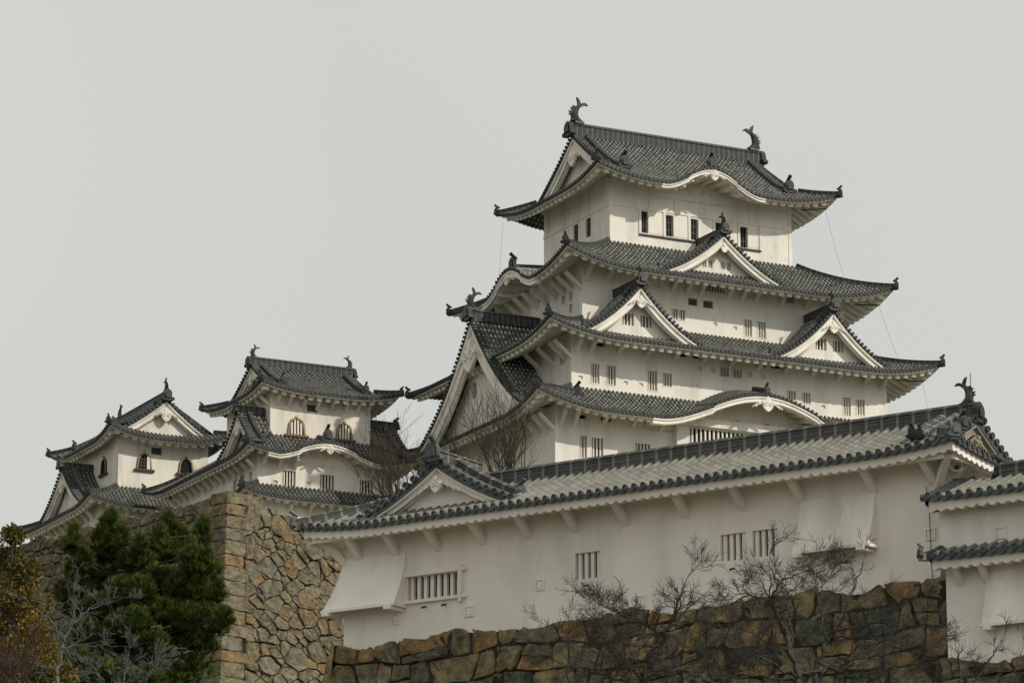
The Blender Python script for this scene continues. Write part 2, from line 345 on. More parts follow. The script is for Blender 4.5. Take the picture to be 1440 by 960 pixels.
def eave_trim(sd, n, p, roof, tend, scale=1.0, skip=()):
    mb = MB(); Z = np.array([0, 0, 1.])
    S = sd.s0 + p * np.arange(n + 1)
    for k in range(n):
        s = sd.s0 + p * (k + .5); c = sd.pt(s, 0.0) + [0, 0, 0.06 * scale]
        ring(mb, c, sd.sdir, Z, sd.odir, 0.30 * p, 0.02, 0.10 * scale)
    ss = np.linspace(sd.s0, sd.s1, n * 6 + 1); fr = (ss - sd.s0) / p % 1.0
    lob = -0.05 * scale - 0.06 * scale * np.abs(np.cos(np.pi * (fr)))          # hanging edge of the pan tiles
    top = sd.pt(ss, 0 * ss) + [0, 0, 0.02]; bot = sd.pt(ss, 0 * ss); bot[:, 2] += lob
    o1 = sd.odir * 0.05; mb.grid(np.stack([top + o1, bot + o1, bot - o1, top - o1]))
    return mb.build('eave_tile_edge', tend, roof)
def fascia_soffit(sd, roof, wallmat, overhang, drop=0.16, hgt=0.22, thick=0.30, rafter=0.62, wavy=None, teeth=True, s_lim=None, rh=0.20, inset=0.10):
    ss = np.linspace(sd.s0 + inset, sd.s1 - inset, max(60, int((sd.s1 - sd.s0) * (12 if wavy else 4)))); mb = MB()
    for (c, hw, h, r) in sd.bumps: ss = np.sort(np.concatenate([ss, np.linspace(c - hw, c + hw, 60)]))
    def strip(d0, d1, za, zb_):
        A = sd.pt(ss, 0 * ss + d0, za); B = sd.pt(ss, 0 * ss + d0, 0); B[:, 2] += zb_
        C = B.copy(); Dd = A.copy(); x, y = sd.P(ss, 0 * ss + d1); C[:, 0] = x; C[:, 1] = y; Dd[:, 0] = x; Dd[:, 1] = y
        mb.grid(np.stack([A, B, C, Dd]))
    zlow = -(drop + hgt) * np.ones_like(ss)
    if wavy: zlow = zlow - 0.12 * np.abs(np.sin(np.pi * (ss - sd.s0) / (2 * wavy))) ** 0.7 + 0.05
    strip(inset, inset + 0.16, -0.02, zlow)
    f = mb.build('eave_fascia', wallmat, roof)
    mb = MB(); ov = overhang
    dd = np.linspace(inset + 0.1, ov, 7)
    S2 = np.linspace(sd.s0 + .1, sd.s1 - .1, max(50, int((sd.s1 - sd.s0) * 3)))
    D = np.minimum(dd[:, None], np.maximum(sd.dmax(S2)[None] - 0.0, 0.02)); P = sd.pt(np.broadcast_to(S2, D.shape), D, -thick)
    mb.grid(P)
    if teeth:
        N = int((sd.s1 - sd.s0) / rafter); r0 = (sd.s0 + sd.s1) / 2
        for k in range(-N // 2, N // 2 + 1):
            s = r0 + k * rafter
            if s < sd.s0 + .35 or s > sd.s1 - .35: continue
            de = min(ov, float(sd.dmax(np.array(s))) * 1.0)
            if de < 0.35: continue
            q = sd.pt(np.full(5, s), np.linspace(inset + 0.20, de, 5), -thick - rh / 2 + 0.02); mb.sweep(q, [(-.17, -rh / 2), (.17, -rh / 2), (.17, rh / 2), (-.17, rh / 2)], sd.sdir)
    mb.build('soffit', wallmat, roof)
    return f
def hip_path(sd, end, upto, n=26, start=-0.15):
    D = np.linspace(start, upto, n); S = sd.smin(np.maximum(D, 0)) + np.minimum(D, 0) if end == 'l' else sd.smax(np.maximum(D, 0)) - np.minimum(D, 0)
    return sd.pt(S, D)
RPROF = lambda w, h: [(-w / 2, -.1), (-w / 2, h * .72), (-w * .62, h * .74), (-w * .62, h * .80), (-w * .32, h * .86), (-w * .2, h * 1.0), (w * .2, h * 1.0), (w * .32, h * .86), (w * .62, h * .80), (w * .62, h * .74), (w / 2, h * .72), (w / 2, -.1)]
def ridge(path, w, h, roof, m, name='hip_ridge'):
    path = np.asarray(path); d = path[-1] - path[0]; sdv = np.cross(d, [0, 0, 1]); sdv /= np.linalg.norm(sdv)
    return MB().sweep(path, RPROF(w, h), sdv).build(name, m, roof)
def end_tile(pos, od, h, roof, m=None, knob=True):
    """onigawara: an arched shield plate with side scrolls and a round horn tile on top, facing od"""
    m = m or M_RIDGE_T
    od = np.array([od[0], od[1], 0.]); od /= np.linalg.norm(od); x = np.array([-od[1], od[0], 0.]); Z = np.array([0, 0, 1.]); mb = MB(); pos = np.asarray(pos, float)
    F = lambda a, o, z: pos + x * a * h + od * o * h + Z * z * h
    out = [(-.42, -.12), (-.46, .10), (-.34, .22), (-.36, .55), (-.24, .78), (0, .88), (.24, .78), (.36, .55), (.34, .22), (.46, .10), (.42, -.12)]
    mb.prism(out, F, 0.30, 0, -0.15)
    mb.prism([(-.22, .12), (-.24, .45), (-.12, .64), (.12, .64), (.24, .45), (.22, .12)], F, 0.10, 0, 0.16)
    for sx in (-1, 1):
        ring(mb, F(sx * .44, .02, .04), x, Z, od, .15 * h, .16 * h, .18 * h)
    if knob:
        mb.tube([F(0, -.35, .80), F(0, -.1, .95), F(0, .12, 1.10), F(0, .22, 1.22)], np.array([.12, .13, .14, .15]) * h, 8)
    return mb.build('ridge_end_tile', m, roof)
def shachi(pos, od, h, parent, m=None):
    """roof fish: head on the ridge facing outwards-down (od), body arching up, forked tail curling back inwards"""
    m = m or M_RIDGE_T
    od = np.array([od[0], od[1], 0.]); od /= np.linalg.norm(od); x = np.array([-od[1], od[0], 0.]); Z = np.array([0, 0, 1.]); pos = np.asarray(pos, float)
    F = lambda a, o, z: pos + x * a * h + od * o * h + Z * z * h
    mb = MB()
    pth = [(-.20, .02), (-.02, .08), (.08, .20), (.10, .34), (.06, .48), (-.01, .60), (-.09, .70), (-.13, .76)]
    rad = np.array([.11, .165, .16, .14, .115, .088, .062, .042]) * h
    mb.tube([F(0, o, z) for o, z in pth], rad, 8)
    mb.prism([(-.17, 0), (.17, 0), (.15, .10), (-.15, .10)], F, .34 * h / h, 0, -.2)
    def fin(poly, t): mb.add([F(-t, o, z) for o, z in poly] + [F(t, o, z) for o, z in poly], [tuple(range(len(poly)))[::-1], tuple(range(len(poly), 2 * len(poly)))] + [(i, (i + 1) % len(poly), len(poly) + (i + 1) % len(poly), len(poly) + i) for i in range(len(poly))])
    fin([(-.05, .66), (-.02, .80), (.02, .98), (-.06, .93), (-.12, .82), (-.15, .72)], .045)        # upright tail lobe
    fin([(-.08, .70), (-.20, .80), (-.32, .81), (-.42, .72), (-.30, .73), (-.20, .68), (-.12, .62)], .045)   # curling tail lobe
    fin([(.16, .30), (.30, .44), (.20, .44), (.22, .56), (.12, .50), (.10, .40)], .04)              # back fins
    fin([(.10, .50), (.20, .62), (.08, .60)], .035)
    fin([(.05, .10), (.24, .12), (.20, .22), (.06, .24)], .10)                                        # snout
    for o_, z_, s_ in ((.25, .28, .10), (.24, .38, .10), (.19, .50, .09), (.11, .60, .08)): fin([(o_ - .10, z_ - .05), (o_ + s_ * .9, z_ + s_ * .9), (o_ - .08, z_ + .05)], .03)
    return mb.build('roof_fish', m, parent)

def gable_curve(hw, za, zb, n=40, k=0.55, hw_l=None):
    q = np.linspace(0, 1, n); zz = za - (za - zb) * (k * q + (1 - k) * (1 - (1 - q) ** 2))
    xr = q * hw; xl = -q * (hw_l or hw)
    return np.concatenate([xl[::-1], xr[1:]]), np.concatenate([zz[::-1], zz[1:]])
def offset_curve(xs, zs, dist):
    T = np.stack([np.gradient(xs), np.gradient(zs)], 1); T /= np.linalg.norm(T, axis=1)[:, None]
    i = len(xs) // 2
    ox = xs + T[:, 1] * dist; oz = zs - T[:, 0] * dist
    ox[i] = xs[i]; oz[i] = zs[i] - dist * 1.35
    keepl = ox[:i] <= ox[i]; 
    ox[:i] = np.minimum(ox[:i], ox[i]); ox[i + 1:] = np.maximum(ox[i + 1:], ox[i])
    return ox, oz
def spiral(cx, cz, r, turns, sgn, n=26):
    a = np.linspace(0, turns * 2 * np.pi, n); rr = r * (1 - .75 * np.linspace(0, 1, n))
    return [(cx + sgn * rr_ * math.cos(t), cz + rr_ * math.sin(t)) for rr_, t in zip(rr, a)]
def gegyo(F, cx, cz, size, wing, roof, m, ornate=True):
    """hanging gable ornament: heart-shaped pendant with scroll wings, carved proud"""
    mb = MB(); S = size
    heart = [(0, -.62), (.20, -.50), (.36, -.30), (.40, -.08), (.30, .08), (.16, .16), (.14, .34), (.0, .42), (-.14, .34), (-.16, .16), (-.30, .08), (-.40, -.08), (-.36, -.30), (-.20, -.50)]
    mb.prism([(cx + a * S, cz + b * S) for a, b in heart], F, .10 + .06 * S, 0, 0.04)
    mb.prism([(cx + .14 * S * math.cos(t), cz + .22 * S + .14 * S * math.sin(t)) for t in np.arange(6) * math.pi / 3], F, .20, 0, 0.02)
    if ornate:
        for sg in (-1, 1):
            mb.tube([F(x, .16 + .05 * S, z) for x, z in spiral(cx + sg * .2 * S, cz - .1 * S, .17 * S, 1.3, sg)], .045 * S + .012, 5)
            W = wing; up = np.linspace(0, 1, 9)
            top = [(cx + sg * (.14 * S + t * W), cz + .30 * S - t * W * .62) for t in up]
            bot = [(cx + sg * (.14 * S + t * W), cz + .30 * S - t * W * .62 - (.30 * S * (1 - t * .75) * (0.72 + .28 * math.cos(t * 6 * math.pi)))) for t in up]
            poly = top + bot[::-1]
            mb.prism(poly if sg > 0 else poly[::-1], F, .10, 0, 0.02)
            for t in (.25, .5, .75):
                mb.tube([F(x, .13, z) for x, z in spiral(cx + sg * (.16 * S + t * W), cz + .16 * S - t * W * .62, .10 * S, 1.1, sg, 12)], .02 * S + .008, 4)
    return mb.build('gable_ornament', m, roof)

def lattice(F, xa, xb, za, zb, parent, m, nb=3, depth=0.35, name='window', frame=0.0, bw=None, back=None, mframe=None):
    """recess with dark inside, white upright bars as a child"""
    mb = MB()
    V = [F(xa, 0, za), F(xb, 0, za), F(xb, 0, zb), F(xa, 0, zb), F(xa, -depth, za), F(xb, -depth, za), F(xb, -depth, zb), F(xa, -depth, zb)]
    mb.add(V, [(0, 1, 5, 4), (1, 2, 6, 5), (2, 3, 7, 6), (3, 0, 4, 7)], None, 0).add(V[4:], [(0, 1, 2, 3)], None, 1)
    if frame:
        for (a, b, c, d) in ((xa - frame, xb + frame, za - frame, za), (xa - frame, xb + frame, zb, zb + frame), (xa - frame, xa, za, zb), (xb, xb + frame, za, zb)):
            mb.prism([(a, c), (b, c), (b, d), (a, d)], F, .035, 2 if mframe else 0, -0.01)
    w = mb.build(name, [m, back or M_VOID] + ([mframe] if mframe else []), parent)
    if nb:
        mb = MB(); W = xb - xa; b = bw or W / (2 * nb + 1) * 0.72
        for k in range(nb):
            c = xa + W * (k + .5) / nb if bw else xa + W * (2 * k + 1.5) / (2 * nb + 1)
            mb.prism([(c - b / 2, za), (c + b / 2, za), (c + b / 2, zb), (c - b / 2, zb)], F, .12, 0, -.20)
        mb.build('window_bars', m, w if parent.parent is None else parent)
    return w
def wall_panel(F, x0, x1, z0, z1, holes, parent, m, name='plaster_wall'):
    xs = sorted({x0, x1, *[h[0] for h in holes], *[h[1] for h in holes]}); zs = sorted({z0, z1, *[h[2] for h in holes], *[h[3] for h in holes]})
    V = [F(x, 0, z) for z in zs for x in xs]; n = len(xs); Fs = []
    for j in range(len(zs) - 1):
        for i in range(n - 1):
            cx, cz = (xs[i] + xs[i + 1]) / 2, (zs[j] + zs[j + 1]) / 2
            if any(h[0] < cx < h[1] and h[2] < cz < h[3] for h in holes): continue
            Fs.append((j * n + i, j * n + i + 1, (j + 1) * n + i + 1, (j + 1) * n + i))
    return MB().add(V, Fs).build(name, m, parent)
def bracket(F, x, zf, ov, zt, parent, m, w=0.24, h=0.26, toe=True):
    mb = MB(); mb.beam(F(x, -.05, zf), F(x, ov, zt), w, h, up=np.asarray(F(x + 1, 0, zf)) - np.asarray(F(x, 0, zf)))
    return mb.build('bracket', m, parent)

def gable_front(F, xs, zs, roof, mats, zbase, band=0.55, recess=0.55, tile_p=0.33, orn=0.9, wing=1.2, windows=(), ornate=True, foot_clip=None):
    """verge tiles, bargeboards, recessed gable wall and ornament; F(x,out,z)"""
    mt, mp, mend = mats; i0 = len(xs) // 2
    mb = MB()
    L = np.concatenate([[0], np.cumsum(np.hypot(np.diff(xs), np.diff(zs)))]); n = int(L[-1] / tile_p)
    for k in range(n + 1):
        l = L[-1] * k / n; x = np.interp(l, L, xs); z = np.interp(l, L, zs)
        c = np.asarray(F(x, .02, z + .06)); od = np.asarray(F(x, 1, z)) - np.asarray(F(x, 0, z)); sx = np.asarray(F(x + 1, 0, z)) - np.asarray(F(x, 0, z))
        ring(mb, c, sx, np.array([0, 0, 1.]), od, .115 * tile_p / .33, .5, .13, 8)
    ox, oz = offset_curve(xs, zs, .16); a = np.array([F(x, .06, z) for x, z in zip(xs, zs)]); b = np.array([F(x, .06, z) for x, z in zip(ox, oz)])
    a2 = np.array([F(x, -recess, z) for x, z in zip(xs, zs)]); b2 = np.array([F(x, -recess, z) for x, z in zip(ox, oz)])
    mb.grid(np.stack([a2, a, b, b2]))
    mb.build('verge_tiles', mend, roof)
    mb = MB()
    for (d0, d1, o0, o1) in ((.16, .16 + band * .26, -.10, .03), (.16 + band * .26, .16 + band * .78, -.40, -.10), (.16 + band * .78, .16 + band * .95, -.40, -.05), (.16 + band * .95, .16 + band * 1.12, -.40, -.20)):
        ax_, az_ = offset_curve(xs, zs, d0); bx, bz = offset_curve(xs, zs, d1)
        R = [np.array([F(x, o, z) for x, z in zip(X, Zz)]) for X, Zz, o in ((ax_, az_, o0), (ax_, az_, o1), (bx, bz, o1), (bx, bz, o0))]
        mb.grid(np.stack(R + [R[0]]))
    mb.build('bargeboard', mp, roof)
    ix, iz = offset_curve(xs, zs, .30); ok = iz > zbase
    Fw = lambda x, o, z: F(x, o - recess, z)
    hw = [(w[0], w[1], w[2], w[3]) for w in windows]
    # gable wall as columns under the curve so the window openings stay open
    cut = sorted({*ix[ok].tolist(), *[h[0] for h in hw], *[h[1] for h in hw]})
    mbw = MB()
    for xa, xb in zip(cut[:-1], cut[1:]):
        za, zb_ = np.interp(xa, ix, iz), np.interp(xb, ix, iz); segs = [(zbase, None)]
        h = [q for q in hw if q[0] <= (xa + xb) / 2 <= q[1]]
        if h:
            mbw.add([Fw(xa, 0, zbase), Fw(xb, 0, zbase), Fw(xb, 0, h[0][2]), Fw(xa, 0, h[0][2])], [(0, 1, 2, 3)])
            mbw.add([Fw(xa, 0, h[0][3]), Fw(xb, 0, h[0][3]), Fw(xb, 0, zb_), Fw(xa, 0, za)], [(0, 1, 2, 3)])
        else: mbw.add([Fw(xa, 0, zbase), Fw(xb, 0, zbase), Fw(xb, 0, zb_), Fw(xa, 0, za)], [(0, 1, 2, 3)])
    mbw.build('gable_wall', mp, roof)
    for w in windows: lattice(Fw, w[0], w[1], w[2], w[3], roof, mp, w[4], depth=.3)
    if orn: gegyo(lambda x, o, z: F(x, o - .10, z), xs[i0], zs[i0] - .16 - band * 1.35 - orn * .42, orn, wing, roof, mp, ornate)

def dormer(parent, sd, s0, hw, d_f, d_b, za, zb, mats, p=0.33, k=0.55, zmain=None, band=0.55, orn=0.9, wing=1.1, windows=(), rw=.42, rh=.55, fish=0, kudari=True, endh=.9, hw_l=None, name='gable_dormer', zbase=None, step=.36, ornate=True, recess=.6, back_ornament=None, ridge_m=None, coarse=False):
    """gabled dormer on roof side sd: ridge runs inwards from d_f to d_b"""
    mt, mp, mend = mats; zm = zmain or (lambda S, D: sd.z(S, np.clip(D, 0, sd.run)))
    hl = hw_l or hw; n = max(3, round((d_b - d_f) / p)); pp = (d_b - d_f) / n
    Dc = np.append((d_f + pp * (np.arange(n)[:, None] + PH[None])).ravel(), d_b); H = np.append(np.tile(HH, n), 0) * .3 * pp; U = np.append((np.arange(n)[:, None] + PH[None]).ravel(), n)
    zf = lambda q: za - (za - zb) * (k * q + (1 - k) * (1 - (1 - q) ** 2))
    mb = MB(); foot = {}
    for sg, HWs in ((-1, hl), (1, hw)):
        q = np.linspace(0, 1.15, 120); S = s0 + sg * q[:, None] * HWs
        below = (zf(np.minimum(q, 1))[:, None] < zm(S, np.broadcast_to(Dc[None], (120, len(Dc)))) - 0.02) | (q[:, None] > 1.0)
        qf = q[np.argmax(below, axis=0)]
        qfl = np.interp(d_f, Dc, qf); foot[sg] = qfl
        nst = max(4, round(HWs / step)); rows = np.concatenate([[j / nst, (j + .96) / nst] for j in range(nst)] + [[1.0]]); sw = np.array([0., .035] * nst + [0.])
        Q = np.minimum(rows[:, None], qf[None]); x, y = sd.P(s0 + sg * Q * HWs, np.broadcast_to(Dc[None], Q.shape))
        P = np.stack([x, y, zf(Q) + H[None] + sw[:, None]], -1); UV = np.stack([np.broadcast_to(U[None], Q.shape), (1 - Q) * nst], -1)
        mb.grid(P if sg > 0 else P[:, ::-1], UV if sg > 0 else UV[:, ::-1])
    root = mb.build(name, mt, parent)
    F = lambda x, o, z: np.array([*sd.P(s0 + x, d_f - o), z], float)
    q = np.linspace(0, 1, 34); ql, qr = q * foot[-1], q * foot[1]
    xs = np.concatenate([-(ql * hl)[::-1], (qr * hw)[1:]]); zs = np.concatenate([zf(ql)[::-1], zf(qr)[1:]])
    zb_w = zbase if zbase is not None else min(zs[0], zs[-1]) + .05
    gable_front(F, xs, zs, root, (mt, mp, mend), zb_w, band, recess, p, orn, wing, windows, ornate)
    ridge([F(0, .15 - t, za) for t in np.linspace(0, d_b - d_f + .15, 12)], rw, rh, root, ridge_m or M_RK, 'main_ridge')
    end_tile(F(0, .22, za + .02), sd.odir, endh, root, mend, knob=not fish)
    if fish: shachi(F(0, -.15, za + rh * .9), sd.odir, fish, root)
    if kudari:
        for sg, HWs in ((-1, hl), (1, hw)):
            qq = np.linspace(.06, foot[sg] * .93, 16); pth = np.array([F(sg * t * HWs, -.75, zf(t) + .05) for t in qq])
            ridge(pth, .30, .34, root, ridge_m or M_RK, 'descending_ridge'); end_tile(pth[-1] + [0, 0, -.02], sg * sd.sdir, .55, root, mend)
    return root, F

def tier(parent, o, i, ze, zt, mats, c=0.7, saw=.035, rib=.30, lift=1.0, liftlen=6.0, p=0.33, step=0.36, bumps={}, overhang=None, gab=None, lift_back=1.0, name='tiled_roof', fasc={}, hipw=.34, hiph=.36, sides_on=('front', 'right', 'left', 'back'), fineback=False, trims=('front', 'left', 'right'), ridge_m=None, endh=.62, ovs=None, hips=('l', 'r', 'bl', 'br')):
    mt, mp, mend = mats
    S = make_sides(o, 'iri' if gab else 'hip', i, ze, zt, c, lift, liftlen, gab, lift_back)
    for k, v in bumps.items(): S[k].bumps = v
    mb = MB(); np_ = {}
    for k in sides_on: np_[k] = tiles(mb, S[k], p, step, rib, saw, fine=(k != 'back' or fineback))
    roof = mb.build(name, mt, parent)
    for k in trims:
        eave_trim(S[k], *np_[k], roof, mend, p / .33)
        ov = (ovs or {}).get(k, overhang or S[k].run * .6)
        fascia_soffit(S[k], roof, mp, ov, **fasc)
    rm = ridge_m or M_RK
    f, b = S['front'], S['back']
    up = (lambda sd: (sd.run * .97)) if not gab else (lambda sd: min(gab[0] - o[0], o[1] - gab[1]) * .98)
    for sd, e, key in ((f, 'l', 'l'), (f, 'r', 'r'), (b, 'l', 'br'), (b, 'r', 'bl')):
        if key not in hips: continue
        u_ = up(sd) if not gab else ({'l': gab[0] - o[0], 'r': o[1] - gab[1], 'bl': gab[0] - o[0], 'br': o[1] - gab[1]}[key] * .98)
        pth = hip_path(sd, e, u_); h = ridge(pth, hipw, hiph, roof, rm)
        d = pth[0] - pth[3]; end_tile(pth[0] + [0, 0, .02], d, endh, roof, mend, knob=True)
    return roof, S

# ------------------------------------------------------------------ setting: ground
def ground_z(x, y):
    base = np.where(y < 300, 0.15 * np.maximum(y, 0), 45 - 0.03 * (y - 300)); return np.maximum(base, -5)
gx = np.concatenate([np.linspace(-2500, -150, 24), np.linspace(-140, 140, 71), np.linspace(150, 2500, 24)]); gy = np.concatenate([np.linspace(-400, 0, 9), np.linspace(4, 330, 100), np.linspace(350, 4500, 40)])
GX, GY = np.meshgrid(gx, gy); GZ = ground_z(GX, GY) + 0.25 * np.sin(GX * .21) * np.cos(GY * .17)
g = MB().grid(np.stack([GX, GY, GZ], -1)).build("ground", M_GROUND, None, True); g['kind'] = 'structure'

def facades(u0, u1, w0, w1):
    return dict(front=(lambda x, o, z: np.array([x, w0 - o, z], float), u0, u1), left=(lambda x, o, z: np.array([u0 - o, -x, z], float), -w1, -w0),
                right=(lambda x, o, z: np.array([u1 + o, x, z], float), w0, w1), back=(lambda x, o, z: np.array([-x, w1 + o, z], float), -u1, -u0))
def storey(parent, rect, z0, z1, m, holes={}, depth=.35, which=('front', 'left', 'right', 'back')):
    Fs = facades(*rect)
    for k in which:
        F, a, b = Fs[k]; hl = holes.get(k, [])
        wall_panel(F, a, b, z0, z1, hl, parent, m)
        for h in hl:
            kw = h[5] if len(h) > 5 else {}
            if kw.get('slats'):
                w = lattice(F, *h[:4], parent, m, 0, depth); mb = MB()
                for t in (.2, .5, .8): zc = h[2] + (h[3] - h[2]) * t; mb.prism([(h[0], zc - .05), (h[1], zc - .05), (h[1], zc + .05), (h[0], zc + .05)], F, .1, 0, -.28)
                mb.build('window_slats', M_SHADE, w)
            elif kw.get('dark'):
                w = lattice(F, *h[:4], parent, m, 0, .30); mb = MB(); n = h[4]
                for j in range(n): c = h[0] + (h[1] - h[0]) * (j + .5) / n; mb.prism([(c - .035, h[2]), (c + .035, h[2]), (c + .035, h[3]), (c - .035, h[3])], F, .06, 0, -.16)
                for t in (.33, .66): zc = h[2] + (h[3] - h[2]) * t; mb.prism([(h[0], zc - .03), (h[1], zc - .03), (h[1], zc + .03), (h[0], zc + .03)], F, .05, 0, -.17)
                mb.build('window_grille', M_LACQ, w)
            else: lattice(F, *h[:4], parent, m, h[4], kw.get('depth', depth), frame=kw.get('frame', .05), bw=kw.get('bw'), back=kw.get('back'))
    return Fs
def irimoya_gables(S, roof, o, gab, mats, which=('left', 'right'), **kw):
    wc = (o[2] + o[3]) / 2; dep = (o[3] - o[2]) / 2
    for k in which:
        kk = gab[0] - o[0] if k == 'left' else o[1] - gab[1]; d = np.linspace(kk, dep, 24); z = S['front'].zb(np.full(24, (o[0] + o[1]) / 2), d)
        xs = np.concatenate([-(dep - d), (dep - d)[::-1][1:]]); zs = np.concatenate([z, z[::-1][1:]])
        F = (lambda x, out, z: np.array([gab[0] - out, wc - x, z], float)) if k == 'left' else (lambda x, out, z: np.array([gab[1] + out, wc + x, z], float))
        gable_front(F, xs, zs, roof, mats, zs[0] + .02, **kw)
def kudari(S, roof, s, d0, d1, side='front', w=.32, h=.36, eh=.6, mend=None, rm=None):
    sd = S[side]; D = np.linspace(d1, d0, 18); pth = sd.pt(np.full(18, s), D, .06)
    ridge(pth, w, h, roof, rm or M_RK, 'descending_ridge'); end_tile(pth[-1] + np.append(sd.odir[:2] * .1, .10), sd.odir, eh, roof, mend)
def kara_parts(S, side, roof, oh, m, mend, band=.42, orn=.75, tymp=True, rid=True, zlow=None):
    """bargeboard, pendant, ridge and tympanum of an undulating gable in the eave"""
    sd = S[side]
    for (c, hw, h, rise) in sd.bumps:
        ss = np.linspace(c - hw * 1.08, c + hw * 1.08, 70); mb = MB()
        for (z0, z1, d0, d1) in ((-.14, -.14 - band * .3, -.02, .5), (-.14 - band * .3, -.14 - band * .75, .06, .5), (-.14 - band * .75, -.14 - band, .02, .5)):
            R = []
            for d, z in ((d1, z0), (d0, z0), (d0, z1), (d1, z1)):
                P = sd.pt(ss, 0 * ss, z); x, y = sd.P(ss, 0 * ss + d); P[:, 0] = x; P[:, 1] = y; R.append(P)
            mb.grid(np.stack(R + [R[0]]))
            for e in (0, -1): mb.add([r[e] for r in R], [(0, 1, 2, 3)])
        mb.build('bargeboard', m, roof)
        F = lambda x, o, z: np.array([*sd.P(x, -o), z], float)
        zc = float(sd.z(np.array(c), np.array(0.))) - .14 - band
        gegyo(lambda x, o, z: F(x, o - .06, z), c, zc - orn * .05, orn, orn * 1.0, roof, m, True)
        if rid:
            D = np.linspace(.35, sd.run, 30); zk = sd.ze + h * (1 + rise * D / sd.run); ok = sd.zb(np.full(30, c), D) < zk + .05
            dend = D[ok][-1]; DD = np.linspace(min(dend + .4, sd.run * .98), .4, 14); pth = sd.pt(np.full(14, c), DD, .05)
            ridge(pth, .34, .38, roof, M_RK, 'main_ridge'); end_tile(pth[-1] + [0, 0, .08], sd.odir, .9, roof, mend)
        if tymp:
            ss = np.linspace(c - hw, c + hw, 50); top = sd.pt(ss, 0 * ss + oh - .05, -.2); bot = top.copy(); bot[:, 2] = zlow if zlow else sd.ze - .3
            mb = MB().grid(np.stack([bot, top])); 
            Fo = lambda x, o, z: np.array([*sd.P(x, oh - .05 - o), z], float)
            zb_ = sd.ze + .1
            for sg in (-1, 1):
                for (dx, r) in ((hw * .14, h * .17), (hw * .33, h * .12)):
                    mb.tube([Fo(x, .05, z) for x, z in spiral(c + sg * dx, zb_ + h * .22, r, 1.3, sg, 22)], .07, 5)
            mb.build('tympanum', m, roof)

# ------------------------------------------------------------------ the main keep
K = thing('castle_keep', 'tallest white castle keep with five stacked dark tiled roofs', 'castle keep', (11.25, 257.85, 46.0), math.radians(26.8))
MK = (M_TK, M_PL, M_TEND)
FAS = dict(drop=.12, hgt=.12, thick=.30, rafter=.68, rh=.30)
# fifth (top) roof: hip-and-gable with an undulating front eave
o5 = (-9.8, 9.8, -7.6, 7.6); g5 = (-7.7, 7.7)
r5, S5 = tier(K, o5, None, 76.65, 81.75, MK, c=.74, lift=.85, liftlen=5.5, gab=g5, bumps=dict(front=[(-.4, 3.9, 1.55, .10)]), overhang=2.6, ovs=dict(left=2.1, right=2.1), fasc=FAS, hips=('l', 'r', 'bl', 'br'))
irimoya_gables(S5, r5, o5, g5, MK, band=.6, recess=.75, orn=1.35, wing=1.0)
ridge([(x, 0, 81.75) for x in np.linspace(-7.95, 7.95, 20)], .55, .95, r5, M_RK, 'main_ridge')
for sx in (-1, 1):
    end_tile((sx * 8.0, 0, 81.75), (sx, 0), 1.15, r5, M_RIDGE_T, knob=False); shachi((sx * 7.35, 0, 82.6), (sx, 0), 2.1, r5)
    kudari(S5, r5, sx * 6.75, 1.7, 7.3, mend=M_RIDGE_T, eh=.95)
kara_parts(S5, 'front', r5, 2.55, M_PL, M_RIDGE_T, band=.28, orn=.8)
W6 = [(-5.0, -4.36, 73.55, 75.15, 3, dict(dark=1)), (-2.94, -2.32, 73.55, 75.12, 3, dict(dark=1)), (-.91, -.29, 73.55, 75.1, 3, dict(dark=1)), (1.13, 1.75, 73.55, 75.1, 3, dict(dark=1)), (3.16, 3.78, 73.5, 75.05, 3, dict(dark=1))]
F6 = storey(K, (-7.46, 7.46, -5.03, 5.03), 72.0, 77.9, M_PL, dict(front=W6, left=[(-.46, .29, 73.7, 75.1, 3, dict(dark=1)), (1.45, 2.2, 73.7, 75.1, 3, dict(dark=1))]))
Ff = F6['front'][0]; Fl = F6['left'][0]; mb = MB()
R_ = lambda x0, x1, z0, z1, t=.05, F=Ff: mb.prism([(x0, z0), (x1, z0), (x1, z1), (x0, z1)], F, t, 0, -.01)
for x in (-5.12, -3.16, -1.13, .91, 2.94): R_(x, x + .18, 73.42, 75.25, .10)
R_(4.72, 4.82, 73.42, 75.25, .10); R_(-7.45, 7.45, 75.25, 75.42, .07); R_(-7.45, 7.45, 77.15, 77.4, .09)
for x in (-7.46, -4.3, -2.2, -.15, 1.9, 3.9, 7.16): R_(x, x + .28, 75.42, 77.15, .06)
R_(-7.46, -7.18, 72.0, 75.25, .05); R_(7.18, 7.46, 72.0, 75.25, .05)
for x0, x1 in ((-4.34, -3.18), (-2.3, -1.15), (-.27, .9), (1.77, 2.92), (3.8, 4.7)): R_(x0, x1, 73.58, 75.12, .035)
for x in (-5.9, -3.6, -1.3, 5.7, 6.9): R_(x, x + .22, 73.05, 73.3, .03); 
R_(-5.03, 5.03, 75.25, 75.42, .07, Fl); R_(-5.03, 5.03, 77.15, 77.4, .09, Fl)
for x in (-4.6, -2.6, -.6, .6, 2.4, 4.7): R_(x, x + .26, 75.42, 77.15, .06, Fl)
mb.build('wall_frame', M_PL, K)
mb = MB(); R_(-5.1, 4.85, 73.34, 73.44, .14); R_(-2.9, 1.0, 73.4, 73.5, .14, Fl); mb.build('window_sill', M_WOOD, K)
